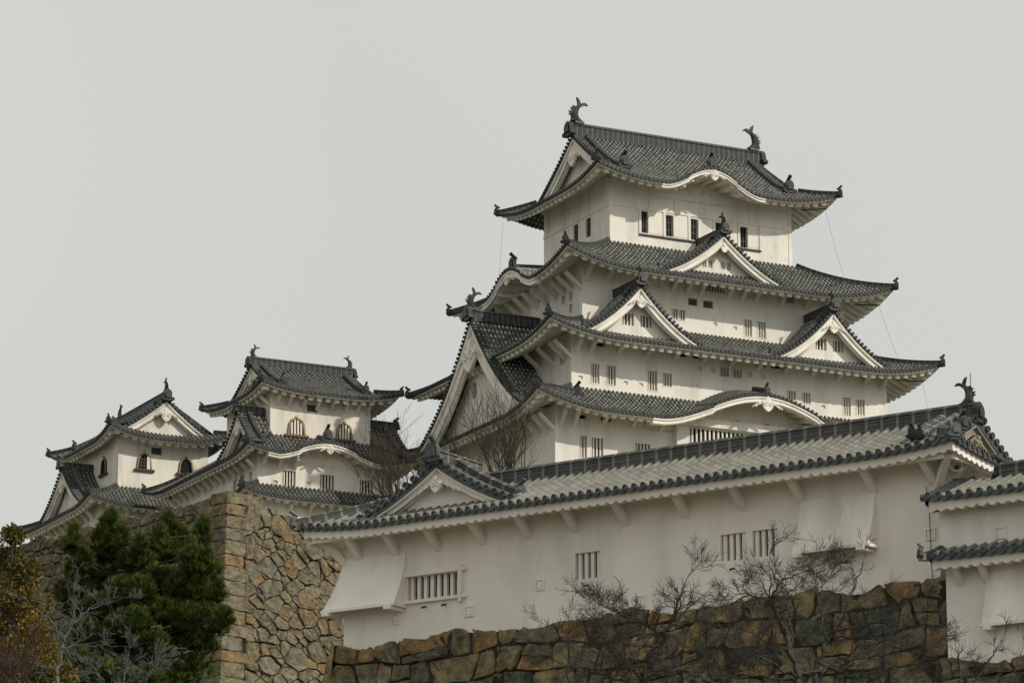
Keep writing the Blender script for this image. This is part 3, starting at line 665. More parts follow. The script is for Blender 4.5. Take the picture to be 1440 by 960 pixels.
# fourth roof: undulating gable to the west, one triangular gable to the south
r4, S4 = tier(K, (-13.2, 13.2, -9.43, 8.6), (-7.46, 7.46, -5.03, 5.03), 69.45, 72.6, MK, c=.70, lift_back=.3, lift=1.15, liftlen=6.5, bumps=dict(left=[(.5, 3.8, 1.45, .35)]), overhang=2.65, fasc=FAS)
kara_parts(S4, 'left', r4, 2.6, M_PL, M_RIDGE_T, band=.42, orn=.9)
def keep_dormer(roofpart, Sd, *a, **k):
    rt, F = dormer(K, Sd, *a, **k); return rt
keep_dormer(r4, S4['front'], -.3, 5.3, .75, 4.4, 73.15, 69.8, MK, k=.48, recess=.8, band=.46, orn=.62, wing=.5, windows=[(-1.35, -1.0, 70.75, 71.3, 2), (-.85, -.5, 70.75, 71.3, 2), (.15, .5, 70.75, 71.3, 2), (.65, 1.0, 70.75, 71.3, 2)], rh=.5, fish=1.15, endh=.8, ornate=False)
pr = dict(frame=.06)
W4 = [(-3.5, -3.05, 67.0, 67.75, 2, pr), (-2.95, -2.45, 67.0, 67.72, 2, pr), (2.31, 2.96, 66.45, 67.65, 3, pr), (3.42, 4.09, 66.45, 67.62, 3, pr), (-2.17, -1.43, 68.17, 68.7, 0, dict(slats=1)), (-.97, -.17, 68.13, 68.66, 0, dict(slats=1)),
      (-.83, .78, 69.35, 70.0, 7, dict(frame=0)), (5.81, 6.5, 69.3, 69.95, 3, dict(frame=0)), (-4.75, -4.45, 69.1, 69.4, 0, dict(frame=0, depth=.12, back=M_PL)), (2.6, 2.9, 69.2, 69.5, 0, dict(frame=0, depth=.12, back=M_PL)), (7.3, 7.6, 69.2, 69.5, 0, dict(frame=0, depth=.12, back=M_PL)),
      (-.15, .15, 66.9, 67.15, 0, dict(frame=0, depth=.12, back=M_PL)), (1.45, 1.75, 66.8, 67.05, 0, dict(frame=0, depth=.12, back=M_PL))]
F4 = storey(K, (-10.6, 10.6, -6.8, 6.8), 65.5, 71.0, M_PL, dict(front=W4, left=[(3.75, 4.4, 67.9, 68.45, 1, dict(frame=.08)), (4.9, 5.5, 67.85, 68.5, 1, dict(frame=.08)), (4.85, 5.5, 67.0, 67.6, 1, dict(frame=.08)), (.2, 1.1, 68.9, 69.8, 3, pr)]))
# third roof: twin triangular gables to the south
r3, S3 = tier(K, (-15.6, 15.6, -11.5, 10.4), (-10.6, 10.6, -6.8, 6.8), 63.75, 66.15, MK, c=.72, lift_back=-.3, lift=1.0, liftlen=6.5, overhang=2.5, ovs=dict(left=2.95, right=2.95), fasc=FAS)
for s0 in (-8.0, 7.45):
    keep_dormer(r3, S3['front'], s0, 5.45, 1.0, 4.7, 68.05, 64.0, MK, k=.42, recess=.85, band=.48, orn=.85, wing=.9, windows=[(-1.0, -.1, 65.3, 66.15, 3), (.42, 1.32, 65.3, 66.1, 3)], rh=.55, fish=1.0, endh=.95)
W3 = [(-11.15, -10.5, 61.1, 62.45, 3, pr), (-9.94, -9.23, 61.1, 62.45, 3, pr), (-6.72, -6.0, 61.05, 62.42, 3, pr), (-5.55, -4.83, 61.48, 62.4, 3, pr), (-1.02, -.29, 62.68, 63.32, 3, pr), (0, .74, 62.68, 63.32, 3, pr),
      (4.41, 5.1, 61.6, 62.23, 3, pr), (5.63, 6.31, 61.45, 62.23, 3, pr), (8.96, 9.6, 60.95, 62.25, 3, pr), (10.08, 10.77, 61.1, 62.2, 3, pr)] + [(x, x + .34, 62.85, 63.2, 0, dict(frame=.03, depth=.15, back=M_PL)) for x in (-2.8, -1.75, 1.2, 2.3)] + [(x, x + .32, 61.25, 61.5, 0, dict(frame=0, depth=.12, back=M_PL)) for x in (-12.1, -8.6, -7.4, 7.2)] + [(x, x + .85, 63.72, 64.0, 0, dict(frame=0)) for x in (-10.9, -4.45, -3.15, 1.9, 3.1)]
F3 = storey(K, (-12.65, 12.65, -9.05, 9.05), 60.2, 64.6, M_PL, dict(front=W3, left=[(7.4, 8.05, 62.5, 63.4, 2, pr)]))
# second roof: wide undulating gable to the south, the great hip-and-gable to the west
r2, S2 = tier(K, (-16.9, 16.9, -12.2, 12.2), (-12.65, 12.65, -9.05, 9.05), 58.45, 60.65, MK, c=.72, lift=1.1, liftlen=6.5, bumps=dict(front=[(.9, 8.3, 2.4, .38)]), overhang=2.35, fasc=FAS)
kara_parts(S2, 'front', r2, 2.3, M_PL, M_RIDGE_T, band=.36, orn=1.05, rid=False)
for xx in (1.1,):
    D = np.linspace(2.2, .35, 10); pth = S2['front'].pt(np.full(10, xx), D, .05); ridge(pth, .34, .42, r2, M_RK, 'main_ridge'); end_tile(pth[-1], (0, -1), .65, r2, M_RIDGE_T)
keep_dormer(r2, S2['left'], .3, 9.2, .9, 6.4, 67.0, 58.85, MK, k=.42, band=.95, orn=2.3, wing=2.2, windows=[(1.35, 2.05, 61.8, 62.9, 0), (2.45, 3.1, 61.7, 62.6, 0), (-2.0, -1.3, 61.8, 62.9, 0)], rh=.75, rw=.5, fish=1.7, endh=1.1, recess=1.1, kudari=False)
for sg in (1,):
    qq = np.linspace(.70, .97, 12); sdl = S2['left']; pth = np.array([[*sdl.P(.3 + t * 9.2, 1.9), 67.0 - 8.15 * (.42 * t + .58 * (1 - (1 - t) ** 2)) + .1] for t in qq]); ridge(pth, .34, .4, r2, M_RK, 'descending_ridge'); end_tile(pth[-1], (0, -1), .95, r2, M_RIDGE_T)
sd = S2['front']; pth = sd.pt(np.linspace(-15.6, -13.0, 12), np.linspace(1.25, 1.55, 12), .05); ridge(pth, .36, .42, r2, M_RK, 'descending_ridge'); end_tile(pth[-1], (.35, -1), .8, r2, M_RIDGE_T)
W2 = [(-12.39, -11.9, 55.6, 57.12, 2, pr), (-11.52, -10.63, 55.6, 57.08, 3, pr), (-8.13, -7.0, 55.6, 57.05, 4, pr)] + [(x, x + .8, 58.3, 58.6, 0, dict(frame=0)) for x in (-12.7, -10.8)]
F2 = storey(K, (-14.3, 14.3, -9.8, 9.8), 46.0, 59.3, M_PL, dict(front=W2))
Ff = F2['front'][0]; bay = facades(-5.2, 7.0, -10.35, -9.8)
wb = [(-4.2, .4, 56.2, 58.45, 13, dict(frame=.08)), (1.0, 5.6, 56.2, 58.45, 13, dict(frame=.08))]
storey(K, (-5.2, 7.0, -10.35, -9.8), 55.0, 59.2, M_PL, dict(front=wb), which=('front', 'left', 'right'))
mb = MB(); R_(-5.35, 7.15, 58.55, 58.8, .25, bay['front'][0]); mb.build('wall_frame', M_PL, K)
# slanting brackets under the eaves
for x in (-10.3, -8.6, -3.42, -2.28, -1.19, 1.06, 2.16, 3.27, 5.38, 7.4, 9.0): bracket(F4['front'][0], x, 69.0, .95, 69.9, K, M_PL)
for x in (-5.5, -4.1, -2.7, -1.3, .1, 1.5, 2.9, 4.2, 5.3, 6.6): bracket(F4['left'][0], x, 68.45, 1.25, 69.45, K, M_PL)
for x in (-12.3, -11.2, -9.0, -6.8, -4.6, -2.4, -.2, 2.0, 4.2, 6.4, 8.6, 10.8, 12.2): bracket(F3['front'][0], x, 63.15 if abs(x) > 11 else 63.45, .85, 63.9, K, M_PL)
for x in (4.5, 6.4, 8.2, 8.95): bracket(F3['left'][0], x, 62.75, 1.3, 63.8, K, M_PL)
for x in (-13.9, -12.9, -10.6, -8.4, -6.2, 8.2, 10.4, 12.6): bracket(F2['front'][0], x, 57.6 if x < -12 else 58.1, .85, 58.7, K, M_PL)
for x in (4.2, 5.8, 7.4, 8.8, 9.7): bracket(F2['left'][0], x, 57.35, 1.2, 58.4, K, M_PL)
sbm = MB(); q = [(-14.6, -10.1), (14.6, -10.1), (14.6, 10.1), (-14.6, 10.1)]
sbm.add([(x, y, 47) for x, y in q] + [(x * 1.35, y * 1.5, 30) for x, y in q], [(0, 1, 5, 4), (1, 2, 6, 5), (2, 3, 7, 6), (3, 0, 4, 7), (0, 1, 2, 3)]); sbm.build('stone_base', M_STR, K)
# lightning conductor cables hung from the eave corners
def cable(parent, pts, r=.009, name='lightning_cable'): return MB().tube(pts, r, 4).build(name, M_CABLE, parent)
def sag(a, b, s, n=12): a, b = np.array(a, float), np.array(b, float); return [a + (b - a) * t - np.array([0, 0, s * 4 * t * (1 - t)]) for t in np.linspace(0, 1, n)]
cable(K, sag((9.0, -7.2, 76.6), (10.2, -7.6, 71.6), .25)); cable(K, sag((12.2, -9.0, 69.4), (13.2, -9.8, 65.4), .2)); cable(K, sag((-9.6, 7.4, 76.9), (-10.6, 6.2, 71.2), .15)); cable(K, sag((14.4, -11, 63.6), (14.9, -11.1, 61.0), .1))
for a, b in (((8.2, -5.2, 76.9), (9.1, -7.25, 76.55)), ((11.3, -7.2, 69.7), (12.3, -9.05, 69.35)), ((13.4, -9.3, 63.9), (14.5, -11.05, 63.55))): cable(K, [a, b], .04, 'cable_arm')

# ------------------------------------------------------------------ west small keep
WK = thing('small_castle_keep', 'small white keep with golden brown bell-shaped windows, in front of the leftmost tower', 'castle turret', (-15.22, 259.14, 46.0), math.radians(26.8))
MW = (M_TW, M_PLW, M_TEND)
o3 = (-5.35, 5.35, -5.3, 5.3); g3 = (-3.9, 3.95)
rt, S = tier(WK, o3, None, 62.55, 65.45, MW, c=.72, lift=.55, liftlen=4, gab=g3, overhang=1.35, ovs=dict(left=1.3, right=1.3), fasc=FAS, endh=.5)
irimoya_gables(S, rt, o3, g3, MW, band=.4, recess=.5, orn=.8, wing=.6)
ridge([(x, 0, 65.45) for x in np.linspace(-4.1, 4.15, 16)], .45, .65, rt, M_RK, 'main_ridge')
for sx, x in ((-1, -4.1), (1, 4.15)): end_tile((x, 0, 65.4), (sx, 0), .8, rt, None, False); shachi((x - sx * .4, 0, 66.0), (sx, 0), 1.05, rt); kudari(S, rt, x - sx * .9, 1.2, 4.9, eh=.6)
def katomado(parent, F, xc, z0, z1, w, mframe, gold=None):
    """bell-shaped window: flared frame, sill, dark opening with white bars (or none)"""
    h = z1 - z0; out = [(-.5, 0), (-.46, .30), (-.42, .62), (-.30, .84), (-.12, .93), (0, 1.0)]; out = out + [(-x, z) for x, z in out[-2::-1]]
    P = lambda s, a=0: [(xc + x * w * s, z0 + a + z * (h - a) * (s if a == 0 else (.86 * h) / (h - a) if h > a else 1)) for x, z in out]
    o = [(xc + x * w, z0 + z * h) for x, z in out]; i = [(xc + x * w * .76, z0 + z * h * .88) for x, z in out]
    mb = MB(); n = len(o); mb.add([F(x, .10, z) for x, z in o] + [F(x, .10, z) for x, z in i] + [F(x, -.01, z) for x, z in o] + [F(x, -.2, z) for x, z in i],
        [(k, k + 1, n + k + 1, n + k) for k in range(n - 1)] + [(k + 1, k, 2 * n + k, 2 * n + k + 1) for k in range(n - 1)] + [(n + k, n + k + 1, 3 * n + k + 1, 3 * n + k) for k in range(n - 1)])
    mb.prism([(xc - w * .66, z0 - .16), (xc + w * .66, z0 - .16), (xc + w * .62, z0), (xc - w * .62, z0)], F, .22, 0, -.01)
    win = mb.build('bell_window', mframe, parent)
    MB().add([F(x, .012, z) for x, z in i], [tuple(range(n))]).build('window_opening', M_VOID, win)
    if gold:
        mb = MB()
        L = np.concatenate([[0], np.cumsum([math.dist(o[k], o[k + 1]) for k in range(n - 1)])])
        for l in np.linspace(.04, L[-1] - .04, 17):
            x = np.interp(l, L, [p[0] for p in o]); z = np.interp(l, L, [p[1] for p in o]); x = xc + (x - xc) * .88; z = z0 + (z - z0) * .94
            mb.box(F(x, .11, z), .09, .05, .10)
        mb.box(F(xc, .12, z1 + .02), .16, .07, .16, np.array([[.707, 0, .707], [0, 1, 0], [-.707, 0, .707]]))
        mb.build('gilt_fittings', M_GOLD, win)
    return win, i
def bars(win, F, xc, z0, z1, w, n, m):
    mb = MB()
    for k in range(n):
        x = xc + w * ((k + .5) / n - .5); b = w / n * .28; zt = z1 - (z1 - z0) * .42 * (abs(x - xc) / (w / 2)) ** 2.5
        mb.prism([(x - b, z0), (x + b, z0), (x + b, zt), (x - b, zt)], F, .06, 0, .02)
    mb.build('window_bars', m, win)
Fw = storey(WK, (-4.05, 3.7, -4.0, 4.0), 58.8, 62.95, M_PLW, dict(front=[(-1.23, -.39, 61.5, 62.02, 0, dict(slats=1))], left=[(1.8, 2.35, 61.2, 62.0, 1, pr)]))
for xc, z0, z1, w in ((-2.05, 59.7, 61.0, 1.45), (1.65, 59.75, 61.0, 1.35)):
    wn, _ = katomado(WK, Fw['front'][0], xc, z0, z1, w, M_BROWN, True); bars(wn, Fw['front'][0], xc, z0 + .02, z0 + (z1 - z0) * .86, w * .66, 4, M_PLW)
for x in (-3.6, -2.7, -1.6, -.5, .6, 1.7, 2.6, 3.4): bracket(Fw['front'][0], x, 61.7, .65, 62.25, WK, M_PLW, .18, .2)
for x in (-1, .2, 1.4, 2.6, 3.7): bracket(Fw['left'][0], x, 61.7, .65, 62.25, WK, M_PLW, .18, .2)
r, S = tier(WK, (-6.7, 6.6, -6.2, 13.0), (-4.05, 3.7, -4.0, 10.8), 57.75, 59.55, MW, c=.75, lift=.55, liftlen=4, bumps=dict(front=[(-.4, 4.3, 1.15, .45)]), overhang=1.45, fasc=FAS, endh=.55)
kara_parts(S, 'front', r, 1.4, M_PLW, M_RIDGE_T, band=.29, orn=.7)
dormer(WK, S['left'], 3.0, 3.75, .6, 2.6, 61.15, 58.05, MW, k=.5, band=.45, orn=.95, wing=.8, rh=.5, endh=.7, hw_l=3.9)
dormer(WK, S['right'], -3.0, 3.75, .6, 2.9, 61.15, 58.05, MW, k=.5, band=.45, orn=.95, wing=.8, rh=.5, endh=.7, hw_l=3.9)
W2 = [(-3.38, -2.39, 55.75, 56.9, 4, pr), (-.5, .56, 55.75, 56.85, 4, pr), (2.55, 3.6, 55.8, 56.75, 4, pr), (-1.6, -.1, 57.75, 58.2, 4, dict(frame=0)), (.3, 1.8, 57.7, 58.15, 4, dict(frame=0)), (-4.05, -3.75, 55.85, 56.1, 0, dict(frame=.03, depth=.1, back=M_PLW)), (-1.55, -1.25, 56.0, 56.25, 0, dict(frame=.03, depth=.1, back=M_PLW))]
Fw = storey(WK, (-5.25, 5.1, -4.8, 11.5), 55.0, 58.6, M_PLW, dict(front=W2, left=[(x, x + .6, 55.9, 56.8, 1, pr) for x in (.4, 1.9, 3.3)]))
for x in (-4.9, -3.7, -2.5, 3.4, 4.6): bracket(Fw['front'][0], x, 57.0, .7, 57.62, WK, M_PLW, .2, .22)
for x in np.arange(-10.6, 4.8, 1.15): bracket(Fw['left'][0], float(x), 56.85, .72, 57.5, WK, M_PLW, .2, .22)
r, S = tier(WK, (-7.0, 6.8, -6.3, 13.4), (-5.25, 5.1, -4.8, 11.5), 54.6, 55.75, MW, c=.85, lift=.5, liftlen=4, overhang=1.1, fasc=FAS, endh=.55)
Fw = storey(WK, (-5.9, 5.6, -5.2, 12), 46.0, 55.1, M_PLW)
for x in (-5.3, -3.0, -1.5, 0, 1.5, 3): bracket(Fw['front'][0], x, 53.85, .55, 54.35, WK, M_PLW, .2, .22)

# ------------------------------------------------------------------ north-west small keep
NK = thing('small_castle_keep', 'leftmost white tower, its gable facing front over two black and gilt bell-shaped windows', 'castle turret', (-28.43, 275.74, 46.0), math.radians(26.8))
# ridge runs front to back: build the roof with x along the ridge, turned a quarter
def turned(parent, label):
    e = bpy.data.objects.new(label, None); COL.objects.link(e); return e
class Turn(MB): pass
_oldP = make_sides
def tier_turned(parent, o, ze, zt, mats, gab, **kw):
    """hip-and-gable roof whose ridge points to the front: (x,y) of the kit becomes (y,-x)"""
    before = set(bpy.data.objects)
    rt, S = tier(parent, o, None, ze, zt, mats, gab=gab, **kw)
    return rt, S, before
o3 = (-6.4, 6.4, -4.9, 4.9); g3 = (-4.6, 5.35)
before = set(bpy.data.objects)
rt, S = tier(NK, o3, None, 62.85, 66.2, MW, c=.72, lift=.8, liftlen=4, gab=g3, overhang=1.3, ovs=dict(left=1.2, right=.9), fasc=FAS, endh=.5, hips=('l', 'r', 'bl', 'br'))
irimoya_gables(S, rt, o3, g3, MW, band=.42, recess=.5, orn=1.0, wing=.8)
ridge([(x, 0, 66.2) for x in np.linspace(-4.8, 5.55, 16)], .45, .65, rt, M_RK, 'main_ridge')
for sx, x in ((-1, -4.8), (1, 5.55)): end_tile((x, 0, 66.15), (sx, 0), .9, rt, None, False); shachi((x - sx * .35, 0, 66.75), (sx, 0), 1.15, rt); kudari(S, rt, x - sx * .9, 1.1, 4.5, eh=.6)
for ob in set(bpy.data.objects) - before:
    if ob.type == 'MESH':
        n = len(ob.data.vertices); co = np.empty(n * 3, np.float32); ob.data.vertices.foreach_get('co', co); co = co.reshape(-1, 3)
        co = np.stack([co[:, 1], -co[:, 0], co[:, 2]], 1); ob.data.vertices.foreach_set('co', co.ravel()); ob.data.update()
Fw = storey(NK, (-3.6, 3.6, -5.0, 4.6), 58.0, 63.4, M_PLW, dict(front=[(-.99, -.12, 61.92, 62.48, 0, dict(slats=1)), (-.91, -.04, 58.87, 59.44, 0, dict(slats=1))]))
for xc, nb in ((-1.55, 3), (1.8, 0)):
    wn, i = katomado(NK, Fw['front'][0], xc, 60.7, 62.0, 1.25, M_LACQ, True)
    if nb: 
        mb = MB(); F = Fw['front'][0]
        for t in (-.25, 0, .25): mb.prism([(xc + t - .02, 60.72), (xc + t + .02, 60.72), (xc + t + .02, 61.75), (xc + t - .02, 61.75)], F, .03, 0, .03)
        for z in (60.95, 61.2, 61.45): mb.prism([(xc - .42, z), (xc + .42, z), (xc + .42, z + .035), (xc - .42, z + .035)], F, .03, 0, .035)
        mb.build('window_bars', M_SHADE, wn)
        MB().prism([(xc + .2, 60.72), (xc + .45, 60.72), (xc + .42, 61.6), (xc + .2, 61.7)], F, .04, 0, .08).build('shutter', M_PLW, wn)
katomado(NK, Fw['left'][0], 2.1, 60.7, 62.0, 1.25, M_LACQ, True)
r, S = tier(NK, (-6.65, 6.4, -7.0, 9.0), (-3.6, 3.6, -5.0, 6.5), 57.4, 59.2, MW, c=.75, lift=.6, liftlen=4, overhang=1.4, fasc=FAS, endh=.6)
dormer(NK, S['left'], -.4, 5.0, .6, 3.0, 61.4, 57.75, MW, k=.5, band=.5, orn=1.1, wing=1.0, rh=.5, endh=.8)
dormer(NK, S['right'], .4, 5.0, .6, 3.0, 61.4, 57.75, MW, k=.5, band=.5, orn=1.1, wing=1.0, rh=.5, endh=.8)
Fw = storey(NK, (-5.2, 5.0, -5.6, 8.2), 44.0, 58.2, M_PLW)
for x in (-4.8, -3.2, -1.6, 0, 1.6, 3.2): bracket(Fw['front'][0], x, 56.5, .72, 57.3, NK, M_PLW, .2, .22)
for x in np.arange(-7.5, 5.5, 1.2): bracket(Fw['left'][0], float(x), 56.5, .72, 57.3, NK, M_PLW, .2, .22)

# ------------------------------------------------------------------ foreground gallery
GA = math.radians(-34)
GO = np.array([12.127, 103.0, 20.9])
def gal_world(x, y, z): c, s = math.cos(GA), math.sin(GA); return np.array([GO[0] + x * c - y * s, GO[1] + x * s + y * c, GO[2] + z])
G = thing('castle_gallery', 'long white foreground gallery with grey tiled roof and a small front gable', 'castle building', tuple(GO), GA, local_base=0.0)
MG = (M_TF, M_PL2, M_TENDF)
oG = (-21.95, 1.1, -1.1, 5.1); gG = (-18.9, .25)
FG = dict(drop=.10, hgt=.22, thick=.26, wavy=.317 / 2 * 1.0, teeth=False, inset=.09)
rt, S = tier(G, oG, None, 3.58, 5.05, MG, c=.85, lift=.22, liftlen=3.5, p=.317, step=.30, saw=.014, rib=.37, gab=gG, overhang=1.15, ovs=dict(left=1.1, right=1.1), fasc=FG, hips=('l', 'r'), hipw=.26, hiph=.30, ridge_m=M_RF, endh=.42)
irimoya_gables(S, rt, oG, gG, (M_TF, M_GABLE_TAN, M_TENDF), which=('right',), band=.26, recess=1.3, tile_p=.3, orn=.45, wing=.4)
ridge([(x, 2.0, 5.02) for x in np.linspace(-18.9, .30, 40)], .34, .50, rt, M_RF, 'main_ridge')
end_tile((.32, 2.0, 4.98), (1, 0), .62, rt, M_RIDGE_T, False); shachi((-.02, 2.0, 5.43), (1, 0), .90, rt)
kudari(S, rt, -.55, .75, 2.6, w=.24, h=.28, eh=.32, rm=M_RF); kudari(S, rt, -.10, .35, 2.6, w=.22, h=.25, eh=.30, rm=M_RF)
for k, z in ((.9, 4.0), (1.5, 4.35), (1.9, 4.75)): end_tile((.45, -1.1 + k, z - .25), (1, -.4), .42, rt, M_RIDGE_T)
rod = MB().tube([(.12, 2.0, 5.5), (.12, 2.0, 6.42)], .012, 4).build('lightning_rod', M_CABLE, rt)
dormer(G, S['front'], -17.25, 2.85, .8, 3.1, 5.50, 3.98, MG, p=.317, k=.66, band=.22, orn=.52, wing=.78, rw=.30, rh=.40, endh=.62, kudari=True, step=.3, recess=.32, ridge_m=M_RF)
pf = dict(frame=0, depth=.28, back=M_SHADE, bw=.115)
WG = [(-18.55, -16.55, 1.27, 2.02, 8, dict(frame=0, depth=.26, back=M_SHADE, bw=.115)), (-12.32, -11.42, 1.29, 2.10, 4, pf), (-7.22, -6.36, 1.30, 2.10, 4, pf), (-6.13, -5.27, 1.30, 2.10, 4, pf)]
FGs = storey(G, (-21.0, 0.0, 0.0, 4.0), -.55, 4.0, M_PL2, dict(front=WG))
Ff = FGs['front'][0]
mb = MB()
for a, b, c, d, t in ((-18.62, -16.3, 2.02, 2.12, .12), (-18.62, -16.3, 1.17, 1.27, .12), (-16.55, -16.44, 1.05, 2.2, .14)): mb.prism([(a, c), (b, c), (b, d), (a, d)], Ff, t, 0, -.01)
mb.build('window_frame', M_PL2, G)
for x in (-20.4, -18.95, -17.4, -15.7, -14.0, -12.3, -10.5, -8.38, -6.43, -4.46, -2.05, -.12):
    bracket(Ff, x, 2.80, .88, 3.52, G, M_PL2, .19, .21)
bracket(FGs['right'][0], .5, 2.85, .85, 3.5, G, M_PL2, .16, .18)
MB().beam((-.02, .02, 2.7), (.72, -.72, 3.45), .2, .22).build('corner_bracket', M_PL2, G)
MB().beam((-20.98, .02, 2.7), (-21.5, -.55, 3.4), .2, .22).build('corner_bracket', M_PL2, G)
MB().box((-10.5, -.80, 3.36), 22.3, .14, .14).box((.80, 2, 3.36), .14, 5.4, .14).box((-21.85, 2, 3.36), .14, 5.4, .14).build('eave_beam', M_PL2, G)
def stone_drop(parent, x0, x1, zt, zb, out, wrap=False, m=M_HATCH):
    """slanting plastered hatch: hugs the wall above, stands off below, open underneath on two bearers"""
    n = 10; t = np.linspace(0, 1, n); oz = zt + (zb - zt) * t; oo = .02 + out * (.55 * t + .45 * t ** 2); mb = MB(); xl = x0 - (out * .62 if wrap else 0) * (.55 * t + .45 * t ** 2)
    L = np.stack([np.array([a, -o, z]) for a, o, z in zip(xl, oo, oz)]); R = np.stack([np.array([x1, -o, z]) for o, z in zip(oo, oz)])
    mb.grid(np.stack([L, R])); Lb = L.copy(); Rb = R.copy(); Lb[:, 1] = .02; Rb[:, 1] = .02
    if wrap: Lb[:, 1] = 2.2
    mb.grid(np.stack([Lb, L])); mb.grid(np.stack([R, Rb])); mb.box(((xl[-1] + x1) / 2, -oo[-1] - .01, zb - .03), x1 - xl[-1] + .06, .07, .09)
    mb.box((x1, -oo[-1] / 2, zb - .03), .07, oo[-1], .09)
    for x in (xl[-1] + .18, x1 - .22): mb.box((x, -out / 2 - .04, zb - .12), .26, out + .14, .12)
    return mb.build('stone_drop_hatch', m, parent)
stone_drop(G, -21.0, -18.6, 2.85, 1.14, .62, True); stone_drop(G, -4.5, -2.02, 2.82, 1.20, .52)
for x, z in ((-18.98, .75), (-16.2, .73), (-13.6, 1.28), (-10.0, .42), (-7.72, 1.28), (-3.1, .80), (-.28, 1.35)):       # plugged square loopholes
    mb = MB(); s = .17
    for a, b, c, d in ((-s, s, -s, -s + .05), (-s, s, s - .05, s), (-s, -s + .05, -s + .05, s - .05), (s - .05, s, -s + .05, s - .05)): mb.prism([(x + a, z + c), (x + b, z + c), (x + b, z + d), (x + a, z + d)], Ff, .05, 0, -.005)
    mb.prism([(x - .10, z - .10), (x + .10, z - .10), (x + .10, z + .10), (x - .10, z + .10)], Ff, .035, 0, -.005); mb.build('loophole', M_PL2, G)
for x, z in ((-17.85, 1.02), (-17.1, 1.02), (-11.85, 1.08), (-6.78, 1.04)): MB().tube([Ff(x, -.05, z + .03), Ff(x, .22, z - .05)], .03, 6).build('drain_spout', M_CABLE, G)
MB().prism([(-21.0, -.1), (-20.72, -.1), (-20.72, .14), (-21.0, .14)], Ff, .06, 0, -.01).build('corner_plinth', M_PL2, G)

# horn loudspeaker under the right eave
hp = Vector((.16, -.12, 3.05))
LS = thing('loudspeaker', 'small cream horn loudspeaker fixed under the right end of the long gallery roof', 'loudspeaker', tuple(gal_world(.50, .25, 3.22)), -.25)
LS['z0'] = 0.0
mb = MB(); prof = [(0, .04), (.10, .05), (.16, .07), (.22, .105), (.26, .15), (.27, .165), (.255, .15), (.20, .10), (.12, .055)]
a = np.arange(16) * 2 * np.pi / 16; V = np.concatenate([np.stack([1.25 * r * np.cos(a), np.full(16, -d), r * np.sin(a)], 1) for d, r in prof])
mb.add(V, [(k * 16 + j, k * 16 + (j + 1) % 16, (k + 1) * 16 + (j + 1) % 16, (k + 1) * 16 + j) for k in range(len(prof) - 1) for j in range(16)]); mb.build('horn', M_HORN, LS, True)
MB().tube([(0, .16, 0), (0, -.02, 0)], .075, 10).tube([(0, -.16, 0), (0, -.10, 0)], .045, 8).build('driver', M_WOOD, LS)
MB().box((0, .08, .12), .05, .12, .24).box((0, .08, .25), .2, .1, .03).build('mount', M_WOOD, LS)
cbl = tag(MB().tube([gal_world(*p) for p in [(-.36, -.06, 2.75), (-.28, -.06, 2.3), (-.27, -.05, 1.3), (-.25, -.05, .3), (-.22, -.05, -.1), (-.2, -.42, -.5), (-.2, -.75, -2.6)]], .011, 5).build('cable', M_CABLE), 'thin black cable running down the wall near the right end of the gallery', 'cable')

# ------------------------------------------------------------------ lower building at the right edge
R = thing('castle_gatehouse', 'white plastered building with two tiled eaves, cut off by the right edge of the view', 'castle building', tuple(gal_world(0, 0, -2.7)), GA)
R['z0'] = -2.7
oR = (.38, 9.0, -1.6, 2.6)
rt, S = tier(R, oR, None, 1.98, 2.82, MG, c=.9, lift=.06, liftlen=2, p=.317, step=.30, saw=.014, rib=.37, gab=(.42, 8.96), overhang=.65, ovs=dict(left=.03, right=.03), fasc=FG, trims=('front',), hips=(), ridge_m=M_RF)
ridge([(x, .5, 2.8) for x in np.linspace(1.75, 9.0, 20)], .34, .46, rt, M_RF, 'main_ridge'); end_tile((1.7, .5, 2.86), (-1, 0), .5, rt)
irimoya_gables(S, rt, oR, (.42, 8.96), MG, which=('left',), band=.2, recess=.25, tile_p=.3, orn=0)
Fu = storey(R, (.52, 8.6, -1.0, 2.0), .3, 2.3, M_PL2)['front'][0]
mb = MB(); s = .17; x, z = 2.42, .92
for a, b, c, d in ((-s, s, -s, -s + .05), (-s, s, s - .05, s), (-s, -s + .05, -s + .05, s - .05), (s - .05, s, -s + .05, s - .05)): mb.prism([(x + a, z + c), (x + b, z + c), (x + b, z + d), (x + a, z + d)], Fu, .05, 0, -.005)
mb.prism([(x - .11, z - .11), (x + .11, z - .11), (x + .11, z + .11), (x - .11, z + .11)], Fu, .035, 0, -.005); mb.build('loophole', M_PL2, R)
mb = MB(); mb.tube([Fu(1.95 + .15 * math.cos(t), .02, 1.78 + .15 * math.sin(t)) for t in np.linspace(0, 2 * np.pi, 24)], .014, 5); mb.build('round_port', M_PL2, R)
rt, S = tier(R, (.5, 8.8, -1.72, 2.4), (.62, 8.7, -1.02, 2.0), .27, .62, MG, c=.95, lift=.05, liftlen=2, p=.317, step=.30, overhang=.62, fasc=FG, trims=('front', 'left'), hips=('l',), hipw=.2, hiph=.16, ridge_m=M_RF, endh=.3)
Fd = storey(R, (.70, 8.6, -1.05, 2.0), -2.75, .5, M_PL2)['front'][0]
for x in (1.18, 1.98, 3.9, 5.8): bracket(Fd, x, -.42, .5, .12, R, M_PL2, .16, .17)
n = 10; t = np.linspace(0, 1, n); mb = MB(); L = np.stack([(1.98 - .06 * a, -1.07 - .30 * (.5 * a + .5 * a * a), -.15 - 1.5 * a) for a in t]); Rr = L + [2.4, 0, 0]; Lb = L.copy(); Lb[:, 1] = -1.03; Rb = Rr.copy(); Rb[:, 1] = -1.03
